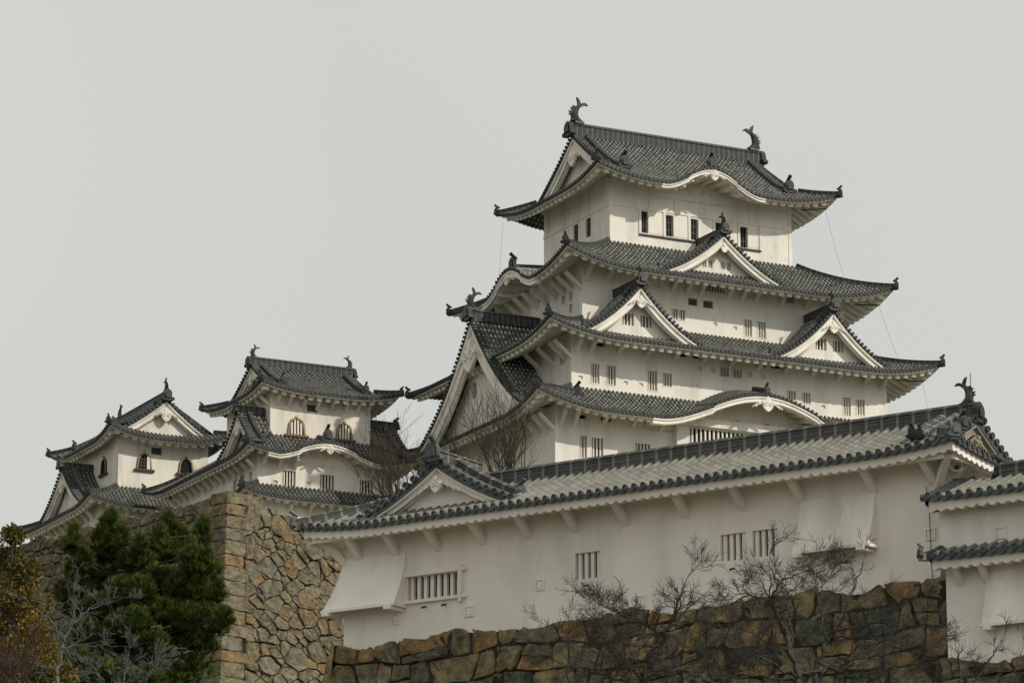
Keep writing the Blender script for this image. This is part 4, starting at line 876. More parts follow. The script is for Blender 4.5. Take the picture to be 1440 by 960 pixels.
mb.grid(np.stack([L, Rr])); mb.grid(np.stack([Lb, L])); mb.grid(np.stack([Rr, Rb])); mb.box((3.12, -1.38, -1.68), 2.5, .07, .09).box((1.93, -1.22, -1.68), .07, .34, .09)
for x in (2.1, 4.1): mb.box((x, -1.22, -1.77), .24, .42, .11)
mb.build('stone_drop_hatch', M_HATCH, R)

# ------------------------------------------------------------------ dry stone walls
def clip(poly, nx, nz, c):
    out = []; m = len(poly)
    for i in range(m):
        a, b = poly[i], poly[(i + 1) % m]; da = a[0] * nx + a[1] * nz - c; db = b[0] * nx + b[1] * nz - c
        if da <= 0: out.append(a)
        if (da < 0 < db) or (db < 0 < da): t = da / (da - db); out.append((a[0] + t * (b[0] - a[0]), a[1] + t * (b[1] - a[1])))
    return out
def shape_stone(mb, F, poly, r, size, bulge, gap, tone):
    """one rubble stone from its outline in the wall plane: open joint, worn arris, rough and slightly tilted face"""
    P = np.array(poly); e = np.linalg.norm(np.roll(P, -1, 0) - P, axis=1); P = P[e > .02]
    if len(P) < 3: return
    c = P.mean(0); ext = np.linalg.norm(P - c, axis=1).mean()
    if ext < .055: return
    Q = []
    for a, b in zip(P, np.roll(P, -1, 0)):
        l = np.linalg.norm(b - a); m = max(1, int(l / min(.22, ext * .45)))
        for t in range(m): Q.append(a + (b - a) * t / m)
    Q = np.array(Q); n = len(Q); Q += np.array([[r.gauss(0, .04), r.gauss(0, .04)] for _ in range(n)]) * min(ext, .5)
    tx, tz = r.uniform(-.16, .16), r.uniform(-.18, .12); bo = bulge * r.uniform(.55, 1.25) * min(1, ext / (size * .5)); tn = r.random() if tone is None else tone(r)
    off = Vector((r.uniform(0, 90), r.uniform(0, 90), 0)); Vv = []
    for s_, o_ in ((1 - gap / ext, -.12), (1 - gap / ext * 1.1, bo * .50), (.955 - gap / ext, bo * .97), (.80, bo), (.62, bo), (.40, bo), (.0, bo)):
        ring_ = c + (Q - c) * s_
        if s_ == 0: ring_ = c[None]
        for (px, pz) in ring_:
            rough = bo * (.5 * mnoise.noise(Vector((px * 1.6, pz * 1.6, 0)) + off) + .55 * mnoise.noise(Vector((px * 6.1, pz * 6.1, 0)) + off)) if o_ > 0 else 0
            Vv.append(F(px, o_ + (tx * (px - c[0]) + tz * (pz - c[1])) * (1 if o_ > 0 else 0) + rough, pz))
    Fs = [(k2 * n + j, k2 * n + (j + 1) % n, (k2 + 1) * n + (j + 1) % n, (k2 + 1) * n + j) for k2 in range(5) for j in range(n)] + [(5 * n + j, 5 * n + (j + 1) % n, 6 * n) for j in range(n)]
    mb.add(Vv, Fs, [(tn, .5)] * len(Vv))
def courses(mb, F, x0, x1, z0, ztop, hgt, seed=1, bulge=.14, gap=.025, tone=None, lmin=.55, lmax=2.0):
    """roughly coursed rubble: wavy beds, leaning joints, split stones, little wedge stones at the joints"""
    r = random.Random(seed); beds = [lambda x, ph=r.uniform(0, 9): ztop(x) + .05 * math.sin(x * 2.1 + ph)]; z = ztop((x0 + x1) / 2)
    while z > z0 - .5:
        h = hgt * r.uniform(.75, 1.25); z -= h; ph, a1, a2 = r.uniform(0, 9), r.uniform(.05, .13) * hgt * 1.6, r.uniform(.03, .10) * hgt
        beds.append(lambda x, z=z, ph=ph, a1=a1, a2=a2: z + a1 * math.sin(x * .9 + ph) + a2 * math.sin(x * 2.7 + ph * 2))
    for top, bot in zip(beds[:-1], beds[1:]):
        x = x0 - r.uniform(0, .3); jl = 0.0
        while x < x1:
            w = r.choice((r.uniform(lmin, lmax), r.uniform(lmin, (lmin + lmax) / 2))); jr = r.uniform(-.16, .16); xr = min(x + w, x1 + .05)
            if x1 - xr < lmin * .6: xr = x1; jr = 0
            ch = lambda: r.uniform(.02, .20)
            a, b = max(x, x0), xr; ct = [r.choice((.03, r.uniform(.05, .24))) for _ in range(4)]
            up = [(a + jl + ct[0], top(a)), ((a + b) / 2, top((a + b) / 2) + r.uniform(-.04, .02)), (b + jr - ct[1], top(b))]; dn = [(b - jr - ct[2], bot(b)), ((a + b) / 2, bot((a + b) / 2) + r.uniform(-.02, .04)), (a - jl + ct[3], bot(a))]
            mr = [(b + jr * .8, top(b) - ct[1]), (b - jr * .8, bot(b) + ct[2])]; ml = [(a - jl * .8, bot(a) + ct[3]), (a + jl * .8, top(a) - ct[0])]
            poly = (up + mr + dn + ml)[::-1]
            if r.random() < .22 and w > .8:
                f = r.uniform(.35, .65); zc = lambda q: bot(q) + (top(q) - bot(q)) * f; s_ = r.uniform(-.12, .12); xm = (a + b) / 2
                up_p, lo_p = clip(poly, s_, -1, -(zc(xm)) + s_ * xm), clip(poly, -s_, 1, zc(xm) - s_ * xm)
                for q in (up_p, lo_p):
                    if len(q) > 2: shape_stone(mb, F, q, r, hgt, bulge, gap, tone)
            else: shape_stone(mb, F, poly, r, hgt, bulge, gap, tone)
            for (px, pz, cc) in ((b, top(b), ct[1]), (b, bot(b), ct[2])):
                if cc > .10:
                    k = r.randint(4, 6); rr_ = cc * r.uniform(.65, .95); p0 = r.uniform(0, 6)
                    shape_stone(mb, F, [(px + rr_ * r.uniform(.75, 1.1) * math.cos(p0 + t * 6.283 / k) * 1.25, pz + (0 if pz < top(b) - .01 else -cc * .5) + rr_ * r.uniform(.6, 1) * math.sin(p0 + t * 6.283 / k)) for t in range(k)], r, hgt, bulge * .6, .012, tone)
            x, jl = xr, jr

def stones(mb, F, x0, x1, z0, ztop, size, asp=1.25, seed=1, bulge=.16, gap=.035, small=.35, tone=None):
    """power-diagram rubble: F(x,out,z), ztop(x) the uneven top line"""
    r = random.Random(seed); seeds = []
    nz = int((max(ztop(x0), ztop(x1)) + .8 - z0) / size) + 2; nx = int((x1 - x0) / (size * asp)) + 2
    for j in range(nz):
        for i in range(nx):
            x = x0 + (i + .5 * (j % 2) + r.uniform(-.44, .44)) * size * asp; z = z0 + (j + r.uniform(-.42, .42)) * size
            sg = r.random(); seeds.append((x, z, (size * (.75 if sg > .8 else r.uniform(.0, .5))) ** 2 - (size * .3) ** 2 * (sg < .15)))
            if r.random() < small: seeds.append((x + size * asp * .5 * r.uniform(.8, 1.2), z + size * .5 * r.uniform(.8, 1.2), -(size * .30) ** 2))
    seeds = [q for q in seeds if q[1] <= ztop(min(max(q[0], x0), x1)) - size * .25]
    A = np.array(seeds)
    for k, (x, z, w) in enumerate(seeds):
        if x < x0 - size or x > x1 + size: continue
        poly = [(x0, z0), (x1, z0), (x1, z + 4 * size), (x0, z + 4 * size)]
        d = (A[:, 0] - x) ** 2 + (A[:, 1] - z) ** 2; near = np.argsort(d)[1:26]
        for q in near:
            sx, sz, sw = seeds[q]; nx_, nz_ = sx - x, sz - z; dd = nx_ * nx_ + nz_ * nz_
            if dd < 1e-9: continue
            poly = clip(poly, nx_, nz_, (sx * sx + sz * sz - x * x - z * z + w - sw) / 2)
            if len(poly) < 3: break
        if len(poly) >= 3: poly = clip(poly, 0, 1, ztop(min(max(x, x0), x1)) + r.uniform(-.12, .06) * size)
        if len(poly) < 3: continue
        shape_stone(mb, F, poly, r, size, bulge, gap, tone)
def core(mb, F, x0, x1, z0, ztop, n=30, out=-.10):
    xs = np.linspace(x0, x1, n); zz = np.linspace(0, 1, 6)
    mb.grid(np.array([[F(x, out, z0 + (ztop(x) - .25 - z0) * t) for x in xs] for t in zz]), None, 1)
def block(mb, pts, t, z0, z1, tone, r, amt=.05):
    """dressed corner stone from a plan quad (functions of z): subdivided, worn edges, rough faces"""
    V = []; m = 7; zs = [(z0 + .02, .975), (z0 + .07, .995)] + [(z0 + (z1 - z0) * k, 1.0) for k in (.3, .5, .7)] + [(z1 - .07, .995), (z1 - .02, .975)]
    for z, s in zs:
        P = np.array([p(z) for p in pts]); c = P.mean(0)
        for a, b in zip(P, np.roll(P, -1, 0)):
            for k in range(m):
                q = a + (b - a) * k / m; q2 = c + (q - c) * (s * (.985 if k == 0 else 1)); V.append((q2[0] + r.gauss(0, amt * .42), q2[1] + r.gauss(0, amt * .42), z + r.gauss(0, amt * .25)))
    n = 4 * m; K_ = len(zs)
    mb.add(V, [(k * n + j, k * n + (j + 1) % n, (k + 1) * n + (j + 1) % n, (k + 1) * n + j) for k in range(K_ - 1) for j in range(n)] + [tuple((K_ - 1) * n + j for j in range(n))], [(tone, .5)] * len(V))

# rampart on the left
NC = np.array([-14.93, 190.0]); LD = np.array([-math.sin(math.radians(45)), math.cos(math.radians(45))]); RD = np.array([math.cos(math.radians(48)), math.sin(math.radians(48))])
LN = np.array([-LD[1], LD[0]]) * 1.0; LN = np.array([-math.cos(math.radians(45)), -math.sin(math.radians(45))]); RN = np.array([math.sin(math.radians(48)), -math.cos(math.radians(48))])
ZT = 41.9; BAT = .17
def bat(z): h = ZT - z; return BAT * h + .006 * h * h
def FL(x, o, z): p = NC + LD * x + LN * (o + bat(z)) + RN * bat(z) * (1 if x < 40 else 0) * max(0, 1 - x / 6); return np.array([p[0], p[1], z])
def FR(x, o, z): p = NC + RD * x + RN * (o + bat(z)) + LN * bat(z) * max(0, 1 - x / 6); return np.array([p[0], p[1], z])
mb = MB(); topL = lambda x: ZT - .15 - .012 * x + .14 * math.sin(x * 1.7); topR = lambda x: ZT - .15 - (.10 * x + .010 * x * x) + .12 * math.sin(x * 2.3)
courses(mb, lambda x, o, z: FL(x, o, z + ZT), 1.3, 24, -13, lambda x: topL(x) - ZT, .66, 3, .15, .03, lambda r: r.random() * .7, .45, 1.5); stones(mb, FR, 1.2, 16, ZT - 13, topR, .70, 1.25, 5, .17, .035, .8, lambda r: min(1, max(0, r.gauss(.5, .28))))
core(mb, FL, 0, 24.2, ZT - 13, topL); core(mb, FR, 0, 16.2, ZT - 13, topR)
rr = random.Random(4); z = ZT + .05; k = 0
while z > ZT - 13:
    h = rr.uniform(.60, .92); ll, lr = (2.2, 1.4) if k % 2 else (1.4, 2.3); ll *= rr.uniform(.95, 1.2); lr *= rr.uniform(.95, 1.2)
    def cp(zz, a, b, o): bb = bat(zz) + o; p = NC + LN * bb + RN * bb + LD * a + RD * b; return p
    pts = [lambda zz: cp(zz, 0, 0, .12), lambda zz, lr=lr: cp(zz, 0, lr, .12), lambda zz, ll=ll, lr=lr: cp(zz, ll, lr, -.3), lambda zz, ll=ll: cp(zz, ll, 0, .12)]
    block(mb, pts, 0, z - h, z, rr.choice([.2, .35, .5, .75, .85, .15]) if k < 3 else rr.choice([.3, .45, .55, .95, .2]), rr); z -= h; k += 1
tag(mb.build('stone_rampart', [M_STR, M_SOIL]), 'high grey and ochre stone rampart with squared corner behind the pine', 'stone wall')
# top earth of the rampart
q = [NC, NC + LD * 24, NC + LD * 24 + RD * 16, NC + RD * 16]
tp = MB().add([(p[0], p[1], ZT - .7 - (0, .3, 1, 3.4)[i]) for i, p in enumerate(q)], [(0, 1, 2, 3)]).build('rampart_terrace', M_GROUND); tp['kind'] = 'structure'

# stone base under the gallery
def gw(F):
    return lambda x, o, z: gal_world(*F(x, o, z))
FB = lambda x, o, z: gal_world(x, .02 - o + .13 * z, z) if True else None
mb = MB(); topB = lambda x: .08 + .10 * math.sin(x * 1.1 + 1) + .06 * math.sin(x * 2.9)
courses(mb, FB, -21.3, .40, -5.4, topB, .80, 11, .15, .028, lambda r: r.random() ** .9, .42, 1.9)
core(mb, FB, -21.15, .35, -5.6, lambda x: topB(x) + .16, 60, .045)
FBl = lambda x, o, z: gal_world(-21.2 - o + .13 * z, x, z); FBr = lambda x, o, z: gal_world(.2 + o - .06 * z, x, z)
stones(mb, FBl, -.4, 4.2, -5.6, lambda x: .05, .8, 1.4, 12); core(mb, FBl, .3, 4.2, -5.6, lambda x: 0, 30, -.3)
tag(mb.build('stone_wall', [M_STF, M_SOIL]), 'brown rubble stone wall under the long white gallery', 'stone wall')
FB2 = lambda x, o, z: gal_world(x, -1.0 - o + .15 * (z + 2.6), z)
mb = MB(); top2 = lambda x: -2.55 + .12 * math.sin(x * 1.9)
courses(mb, FB2, .45, 8.6, -6.6, top2, .6, 14, .17, .025, lambda r: min(1, max(0, r.gauss(.4, .22)))); core(mb, FB2, .4, 8.6, -7.0, lambda x: top2(x) + .16, 40, .085)
tag(mb.build('stone_wall', [M_STF, M_SOIL]), 'dark rubble stones under the white building at the right edge', 'stone wall')

# ------------------------------------------------------------------ trees
def branchy(mb, base, direction, length, rad, depth, r, spread=.6, up=.15, seg=5, minr=.006, kids=(2, 4), shrink=.68, wig=.16, twig=None):
    p = np.array(base, float); d = np.array(direction, float); d /= np.linalg.norm(d); pts = [p.copy()]; st = length / seg
    for k in range(seg):
        d = d + np.array([r.gauss(0, wig), r.gauss(0, wig), r.gauss(0, wig * .8) + up * .2]); d /= np.linalg.norm(d); p = p + d * st; pts.append(p.copy())
    r1 = max(minr, rad * (.55 if depth > 0 else .4)); rads = np.linspace(rad, r1, seg + 1)
    mb.tube(pts, rads, 7 if rad > .05 else (5 if rad > .018 else 3), 0, False)
    if depth <= 0: return
    n = r.randint(*kids)
    for k in range(n + 1):
        t = 1.0 if k == 0 else r.uniform(.35, .95); i = min(seg, max(1, int(round(t * seg)))); a = r.uniform(0, 2 * np.pi)
        x = np.cross(d, [0.3, .2, .9]); x /= np.linalg.norm(x); y = np.cross(x, d); sp = spread * r.uniform(.55, 1.25)
        nd_ = d * math.cos(sp) + (x * math.cos(a) + y * math.sin(a)) * math.sin(sp) + np.array([0, 0, up])
        branchy(mb, pts[i], nd_, length * shrink * r.uniform(.75, 1.15), max(minr, rads[i] * .68), depth - 1, r, spread, up, max(3, seg - 1), minr, kids, shrink, wig)
def at(px, py, Y):
    a = (px - 720) / 5200; b = (480 - py) / 5200; c, s = math.cos(math.radians(14.3)), math.sin(math.radians(14.3)); v = np.array([a, c - b * s, s + b * c]); return v * (Y / v[1]) + np.array([0, 0, 1.6])
def bare_tree(base, limbs, label, m, seed, group=None, depth=4, r0=.10, minr=.0042, spread=.60, up=.10, name='bare_tree', wig=.13, kids=(2, 4)):
    """trunk and main limbs given as (start, end, radius) runs; finer branches grow from them"""
    r = random.Random(seed); t = thing(name, label, 'tree', tuple(base), 0, group); t['z0'] = 0.0; B = np.array(base, float)
    tr, cr = MB(), MB()
    for (a, b, ra, rb, dep, ln) in limbs:
        a, b = np.array(a) - B, np.array(b) - B; n = 7; pts = [a + (b - a) * k / n + np.array([r.gauss(0, .04), r.gauss(0, .04), r.gauss(0, .03)]) * np.linalg.norm(b - a) * (0 < k < n) for k in range(n + 1)]
        ra, rb = ra * .8, rb * .8; rd = np.linspace(ra, rb, n + 1); tr.tube(pts, rd, 8)
        if dep < 0: continue
        d = (b - a) / np.linalg.norm(b - a); branchy(cr, pts[-1], d, ln, rb * .8, dep, r, spread, up, 5, minr, kids, .72, wig)
        for k in range(3, n):
            for _ in range(r.choice((1, 1, 2))):
                v = np.array([r.gauss(0, 1), r.gauss(0, 1), r.gauss(.25, .8)]); v -= d * (v @ d) * .5
                branchy(cr, pts[k], v, ln * r.uniform(.5, .95), max(minr, min(.02, rd[k] * .45)), dep - 1, r, spread, up, 5, minr, kids, .72, wig)
    tr.build('trunk', m, t, True); cr.build('crown', m, t, True)
    return t

def limb(pxs, Y, r0, r1, dep, ln, dY=0.0):
    """a limb through several points of the tree, split in straight runs; only the last run carries the full spray"""
    P = [at(x, y, Y + dY * k / max(1, len(pxs) - 1)) for k, (x, y) in enumerate(pxs)]; n = len(P) - 1; out = []
    for k in range(n): out.append((P[k], P[k + 1], r0 + (r1 - r0) * k / n, r0 + (r1 - r0) * (k + 1) / n, dep, ln))
    return out
CH = 'bare cherry trees in front of the stone base'
Y0 = 93.0
t = bare_tree(at(900, 1010, Y0), limb([(900, 1010), (905, 950), (930, 909)], Y0, .13, .09, -1, 0) + limb([(930, 909), (941, 880), (960, 827)], Y0, .075, 0.026, 3, 0.62, -.4) + limb([(935, 896), (907, 877), (877, 866), (850, 852)], Y0, .055, 0.017, 3, 0.59, .6)
    + limb([(930, 909), (890, 905), (840, 928)], Y0, .05, 0.015, 3, 0.53, -.8) + limb([(939, 887), (960, 862), (978, 845)], Y0, .04, 0.013, 2, 0.46, .3) + limb([(915, 935), (880, 940), (850, 900), (846, 872)], Y0, .05, 0.015, 3, 0.53, .5)
    + limb([(905, 950), (955, 935), (1005, 918)], Y0, .045, .014, 3, .6, -.6) + limb([(902, 965), (850, 948), (795, 935)], Y0, .045, .014, 3, .6, .4) + limb([(903, 958), (870, 915), (850, 905)], Y0, .04, .013, 3, .55, -.3),
    'bare dark tree with arching twigs against the middle of the white gallery wall', M_BARK, 21, CH, up=.04, kids=(3, 5), wig=.14)
t = bare_tree(at(800, 1000, Y0 + 2), limb([(800, 1000), (800, 930), (800, 890)], Y0 + 2, .05, 0.019, 2, 0.50) + limb([(800, 905), (775, 885)], Y0 + 2, .025, 0.011, 2, 0.55) + limb([(800, 890), (818, 868)], Y0 + 2, .02, 0.009, 2, 0.46),
    'thin bare sapling, smallest of the bare trees before the white gallery wall', M_BARK, 23, CH, minr=.005)
t = bare_tree(at(1128, 1010, Y0 - 1), limb([(1128, 1010), (1122, 955), (1105, 893), (1084, 845)], Y0 - 1, .12, .06, -1, 0) + limb([(1105, 893), (1084, 845), (1082, 805)], Y0 - 1, .05, 0.015, 3, 0.62, -.3) + limb([(1084, 845), (1055, 835), (1025, 848)], Y0 - 1, .04, 0.013, 3, 0.59, .5)
    + limb([(1084, 840), (1100, 815), (1140, 800)], Y0 - 1, .035, 0.012, 3, 0.55, -.6) + limb([(1116, 930), (1110, 870), (1108, 836), (1130, 815)], Y0 - 1, .05, 0.013, 3, 0.55, .8) + limb([(1122, 950), (1080, 930), (1040, 900)], Y0 - 1, .05, 0.015, 3, 0.59, -.9)
    + limb([(1120, 950), (1180, 935), (1240, 905)], Y0 - 1, .045, .014, 3, .6, .5) + limb([(1122, 960), (1060, 950), (1010, 940)], Y0 - 1, .045, .014, 3, .6, .4) + limb([(1112, 915), (1060, 890), (1030, 880)], Y0 - 1, .04, .013, 3, .55, -.3),
    'bare dark tree with wide flat crown below the paired barred windows of the gallery', M_BARK, 27, CH, up=.04, kids=(3, 5), wig=.14)
t = bare_tree(at(1138, 1010, Y0 + 1), limb([(1138, 1010), (1146, 950), (1160, 905)], Y0 + 1, .12, .07, -1, 0) + limb([(1160, 905), (1180, 882), (1200, 830), (1214, 790)], Y0 + 1, .06, 0.012, 2, 0.43, .4) + limb([(1178, 885), (1230, 875), (1272, 878)], Y0 + 1, .045, 0.015, 3, 0.55, -.5)
    + limb([(1150, 930), (1200, 950), (1260, 938), (1330, 928)], Y0 + 1, .06, 0.017, 3, 0.53, -.8) + limb([(1163, 900), (1150, 850), (1160, 815)], Y0 + 1, .04, 0.013, 3, 0.59, .6) + limb([(1190, 860), (1225, 840)], Y0 + 1, .03, 0.011, 2, 0.46)
    + limb([(1146, 950), (1220, 925), (1290, 905)], Y0 + 1, .045, .014, 3, .6, .5) + limb([(1170, 895), (1215, 895), (1250, 905)], Y0 + 1, .04, .013, 3, .6, -.4),
    'bare dark tree whose leaning limb reaches up to the right slanting hatch', M_BARK, 31, CH, up=.03, kids=(3, 5), wig=.14)
t = bare_tree(at(1015, 1010, Y0 - 2), limb([(1015, 1010), (1000, 950), (985, 910)], Y0 - 2, .07, 0.022, 3, 0.59, .3) + limb([(1008, 980), (1045, 935), (1065, 905)], Y0 - 2, .05, 0.015, 3, 0.59, -.5) + limb([(1004, 960), (960, 940), (935, 945)], Y0 - 2, .04, 0.013, 3, 0.53),
    'low bare shrub between the taller bare trees at the bottom edge', M_BARK, 35, None, minr=.005)
t = bare_tree(at(1355, 1000, Y0 + 3), limb([(1355, 1000), (1350, 945), (1345, 915)], Y0 + 3, .05, 0.015, 2, 0.50) + limb([(1355, 980), (1390, 930), (1405, 905)], Y0 + 3, .035, 0.011, 2, 0.46) + limb([(1360, 985), (1425, 945), (1436, 915)], Y0 + 3, .03, 0.011, 2, 0.42),
    'sparse bare shrub at the foot of the building at the right edge', M_BARK, 37, None, minr=.005)
# bare shrubs behind the gallery roof
def broom(px, py, Y, n, hgt, seed, label, lean=(0, 0), spread=.5, m=M_TWIGB, r0=.035):
    r = random.Random(seed); base = at(px, py, Y); t = thing('bare_shrub', label, 'shrub', tuple(base)); t['z0'] = 0.0; st, cr = MB(), MB()
    for k in range(n):
        a = r.uniform(0, 2 * np.pi); s = r.uniform(.1, 1) * spread; d = np.array([math.cos(a) * s + lean[0], math.sin(a) * s + lean[1], 1.0]); d /= np.linalg.norm(d); b = np.array([r.gauss(0, .35), r.gauss(0, .35), 0])
        L = hgt * r.uniform(.6, 1.1); p = b.copy(); pts = [p.copy()]
        for j in range(6): d = d + np.array([r.gauss(0, .07), r.gauss(0, .07), .06]); d /= np.linalg.norm(d); p = p + d * L / 6; pts.append(p.copy())
        st.tube(pts, np.linspace(r0, .008, 7), 4, 0, False)
        for j in range(2, 7):
            for _ in range(2): branchy(cr, pts[j], d + np.array([r.gauss(0, .5), r.gauss(0, .5), .1]), L * r.uniform(.22, .42), .010, 1, r, .45, .2, 4, .006, (1, 3), .6, .12)
    st.build('stems', m, t); cr.build('crown', m, t)
broom(715, 700, 150, 24, 3.6, 41, 'bare brown shrub fanning up behind the gallery roof, in front of the keep', (-.05, 0), .62)
broom(640, 720, 165, 12, 3.3, 43, 'sparse bare shrub rising behind the small front gable of the gallery', (-.12, 0), .45)
broom(572, 740, 170, 22, 3.9, 47, 'bare brown shrub leaning left across the small keep with golden brown windows', (-.42, 0), .5)
broom(585, 720, 195, 9, 2.9, 49, 'wispy bare shrub against the sky between the small keep and the tall keep', (.0, 0), .35, r0=.025)

# pine
def tuft(V, F, U, c, axis, L, n, r, tone):
    axis = np.asarray(axis, float); axis /= np.linalg.norm(axis); x = np.cross(axis, [.31, .77, .2]); x /= np.linalg.norm(x); y = np.cross(axis, x)
    for k in range(n):
        a = r.uniform(0, 6.283); s = r.uniform(.1, .85); d = axis * math.cos(s) + (x * math.cos(a) + y * math.sin(a)) * math.sin(s); l = L * r.uniform(.7, 1.15)
        w = np.cross(d, [r.gauss(0, 1), r.gauss(0, 1), r.gauss(0, 1)]); w /= np.linalg.norm(w) + 1e-9; w *= .0135
        o = len(V); V += [c + w, c - w, c + d * l * .6 - w * .9, c + d * l, c + d * l * .6 + w * .9]; F.append((o, o + 1, o + 2, o + 3, o + 4)); U += [(min(1, max(0, tone + r.gauss(0, .10))), .5)] * 5
def pine(label, base, clumps, seed, Y, tufts=46):
    r = random.Random(seed); t = thing('pine_tree', label, 'pine tree', tuple(base)); t['z0'] = 0.0; B = np.array(base); tr = MB(); V, F, U = [], [], []
    top = np.array(clumps[0][0]) - B; spine = [np.array([0, 0, 0.]), top * .35 + [.3, 0, 0], top * .7 + [-.2, .2, 0], top * .97]
    tr.tube([np.interp(t_, [0, .35, .7, 1], [s[k] for s in spine]) for t_ in () for k in ()] or spine, [.24, .17, .09, .03], 8)
    for c, rad, hgt, dens in clumps:
        c = np.array(c) - B; zt = max(.5, c[2] - rad * 1.1); f = min(1, zt / max(.1, top[2])); root = np.array([np.interp(f, [0, .35, .7, 1], [s[k] for s in spine]) for k in range(3)])
        mid = (root + c) / 2 + [0, 0, -.25]; tr.tube([root, mid, c - [0, 0, hgt * .3]], [.07, .045, .02], 5)
        for k in range(int(tufts * dens)):
            v = np.array([r.gauss(0, 1), r.gauss(0, 1), r.gauss(0, 1)]); v /= np.linalg.norm(v); q = r.random() ** .45
            pos = c + v * q * np.array([rad, rad, hgt]); up = v * .55 + np.array([0, 0, .95]); tone = .38 + .16 * r.gauss(0, 1) + .25 * (r.random() < .12)
            tuft(V, F, U, pos, up, .38, 26, r, tone)
            if k % 7 == 0: tr.tube([c - [0, 0, hgt * .25], (c + pos) / 2 - [0, 0, .06], pos], [.02, .014, .008], 3, 0, False)
    tr.build('trunk', M_BARK, t); MB().add(V, F, U).build('crown', M_PINE, t)
rp = random.Random(5); PY = 150.0; cl = []
for (x, y, w, h, d) in ((162, 742, 13, 22, .8), (160, 775, 22, 22, 1.3), (150, 815, 30, 22, 1.4), (243, 745, 12, 16, .7), (240, 775, 22, 20, 1.2), (292, 758, 10, 18, .6), (285, 790, 24, 24, 1.3), (200, 790, 22, 22, 1.2), (110, 768, 14, 16, .6), (118, 800, 18, 18, .8), (110, 850, 18, 20, .8),
    (190, 830, 32, 22, 1.5), (235, 815, 30, 22, 1.4), (270, 825, 30, 22, 1.4), (300, 830, 22, 24, 1.2), (150, 860, 30, 24, 1.3), (190, 875, 30, 20, 1.3), (235, 860, 32, 20, 1.3), (275, 865, 30, 22, 1.3), (300, 870, 22, 20, 1.0), (315, 880, 14, 12, .6), (130, 890, 30, 20, 1.2), (170, 905, 28, 20, 1.1),
    (215, 900, 26, 16, .9), (262, 895, 26, 16, .9), (120, 925, 28, 20, 1.1), (160, 945, 30, 20, 1.2), (205, 935, 26, 20, 1.1), (215, 955, 20, 22, 1.0), (180, 965, 30, 22, 1.2), (280, 935, 26, 26, .55), (255, 955, 26, 20, .5), (140, 970, 30, 20, 1), (295, 905, 20, 16, .6), (175, 850, 30, 24, 1.0), (250, 840, 40, 24, 1.2), (163, 728, 6, 14, .35), (246, 732, 6, 12, .3), (231, 752, 7, 18, .4), (262, 752, 7, 16, .4), (294, 742, 6, 18, .35), (178, 752, 7, 18, .4), (148, 760, 7, 20, .4), (205, 768, 7, 18, .4), (275, 772, 7, 18, .4), (112, 752, 6, 16, .3), (128, 782, 7, 18, .35), (308, 800, 9, 14, .4), (322, 862, 10, 8, .35), (96, 832, 9, 14, .35), (326, 874, 9, 6, .3)):
    s = PY / 5200; cl.append((at(x - 8, y + 3, PY + rp.uniform(-1.6, 1.6)), w * s * 1.08, h * s * .95, d))
pine('dark green pine tree in front of the stone rampart', (at(220, 960, PY)[0], PY + .3, 22.3), cl, 6, PY, 125)
# broad-leaved evergreen at the left edge
def leafy(label, base, clumps, seed, m, L=.13, n=420, name='evergreen_tree'):
    r = random.Random(seed); t = thing(name, label, 'tree', tuple(base)); t['z0'] = 0.0; B = np.array(base); V, F, U = [], [], []; tr = MB(); top = np.array(clumps[0][0]) - B
    tr.tube([np.zeros(3), top * .5, top * .95], [.18, .11, .03], 7)
    for c, rad, hgt, d in clumps:
        c = np.array(c) - B; root = top * min(.9, max(.2, (c[2] - 1) / top[2])); tr.tube([root, (root + c) / 2 - [0, 0, .1], c], [.05, .03, .012], 4, 0, False); tn0 = r.gauss(.45, .14)
        for k in range(int(n * d)):
            v = np.array([r.gauss(0, 1), r.gauss(0, 1), r.gauss(0, 1)]); v /= np.linalg.norm(v); pos = c + v * (r.random() ** .4) * np.array([rad, rad, hgt])
            ax = v + np.array([r.gauss(0, .6), r.gauss(0, .6), r.gauss(.3, .6)]); ax /= np.linalg.norm(ax); w = np.cross(ax, [r.gauss(0, 1), r.gauss(0, 1), r.gauss(0, 1)]); w /= np.linalg.norm(w) + 1e-9; l = L * r.uniform(.7, 1.3); o = len(V)
            V += [pos, pos + ax * l * .5 + w * l * .28, pos + ax * l, pos + ax * l * .5 - w * l * .28]; F.append((o, o + 1, o + 2, o + 3)); U += [(min(1, max(0, tn0 + r.gauss(0, .17))), .5)] * 4
    tr.build('trunk', M_BARK, t); MB().add(V, F, U).build('crown', m, t)
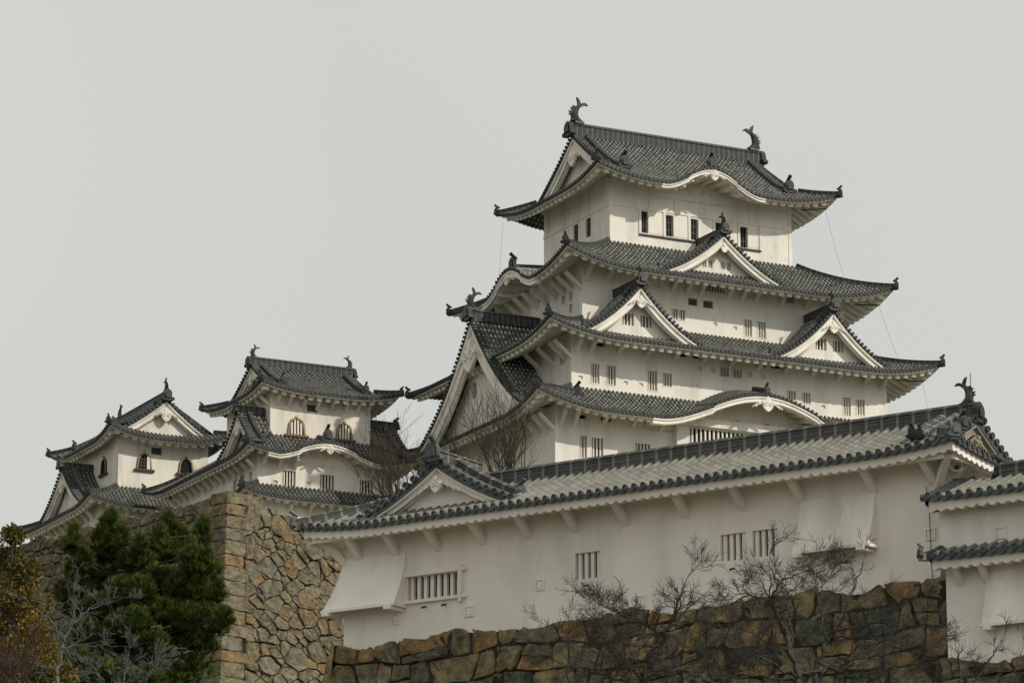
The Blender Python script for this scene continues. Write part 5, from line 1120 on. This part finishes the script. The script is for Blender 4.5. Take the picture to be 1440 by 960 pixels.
s = 135 / 5200; cl = [(at(x, y, 135 + rp.uniform(-1, 1)), w * s * 1.15, h * s * 1.1, d * 1.5) for x, y, w, h, d in ((18, 752, 14, 12, .7), (10, 790, 26, 22, 1.2), (36, 805, 20, 22, 1.1), (-8, 830, 30, 26, 1.3), (35, 845, 24, 24, 1.2), (12, 880, 30, 26, 1.4), (48, 885, 18, 20, .9), (-20, 780, 24, 26, 1), (30, 915, 28, 22, 1.2), (62, 850, 12, 12, .45), (60, 915, 22, 20, .7), (0, 940, 34, 26, 1.2), (40, 955, 30, 24, 1.2), (-35, 880, 30, 30, 1), (85, 950, 22, 20, .7), (10, 985, 40, 26, 1.2))]
leafy('yellow green evergreen tree at the left edge beside the pine', (at(10, 960, 135)[0], 135.2, 20.0), cl, 9, M_BUSH, .15, 620)
# grey bare trees low on the left
YG = 118.0
t = bare_tree(at(78, 1010, YG), limb([(78, 1010), (80, 950), (88, 905)], YG, .10, .065, -1, 0) + limb([(88, 905), (102, 870), (104, 835)], YG, .05, 0.013, 3, 0.53, .3) + limb([(90, 900), (70, 870), (50, 855)], YG, .04, 0.012, 3, 0.53, -.4) + limb([(95, 885), (125, 855), (160, 845)], YG, .035, 0.011, 3, 0.50, .5)
    + limb([(86, 912), (120, 905), (165, 908)], YG, .035, 0.011, 3, 0.53, -.5) + limb([(82, 940), (50, 935), (15, 945)], YG, .04, 0.012, 3, 0.53, .4), 'pale grey bare tree forking in front of the pine at the lower left', M_PALEBARK, 51, None, minr=.006, kids=(2, 3))
t = bare_tree(at(165, 1000, YG - 3), limb([(165, 1000), (175, 950), (180, 925)], YG - 3, .05, 0.015, 3, 0.46) + limb([(165, 985), (140, 950), (120, 938)], YG - 3, .04, 0.013, 3, 0.46) + limb([(168, 985), (200, 955), (215, 940)], YG - 3, .035, 0.012, 3, 0.55), 'tangle of grey bare twigs at the bottom edge under the pine', M_PALEBARK, 53, None, minr=.007, name='bare_shrub')
broom(2, 985, 112, 16, 1.9, 57, 'reddish brown bare shrub in the bottom left corner', (.05, 0), .6, M_REDTW, .025)
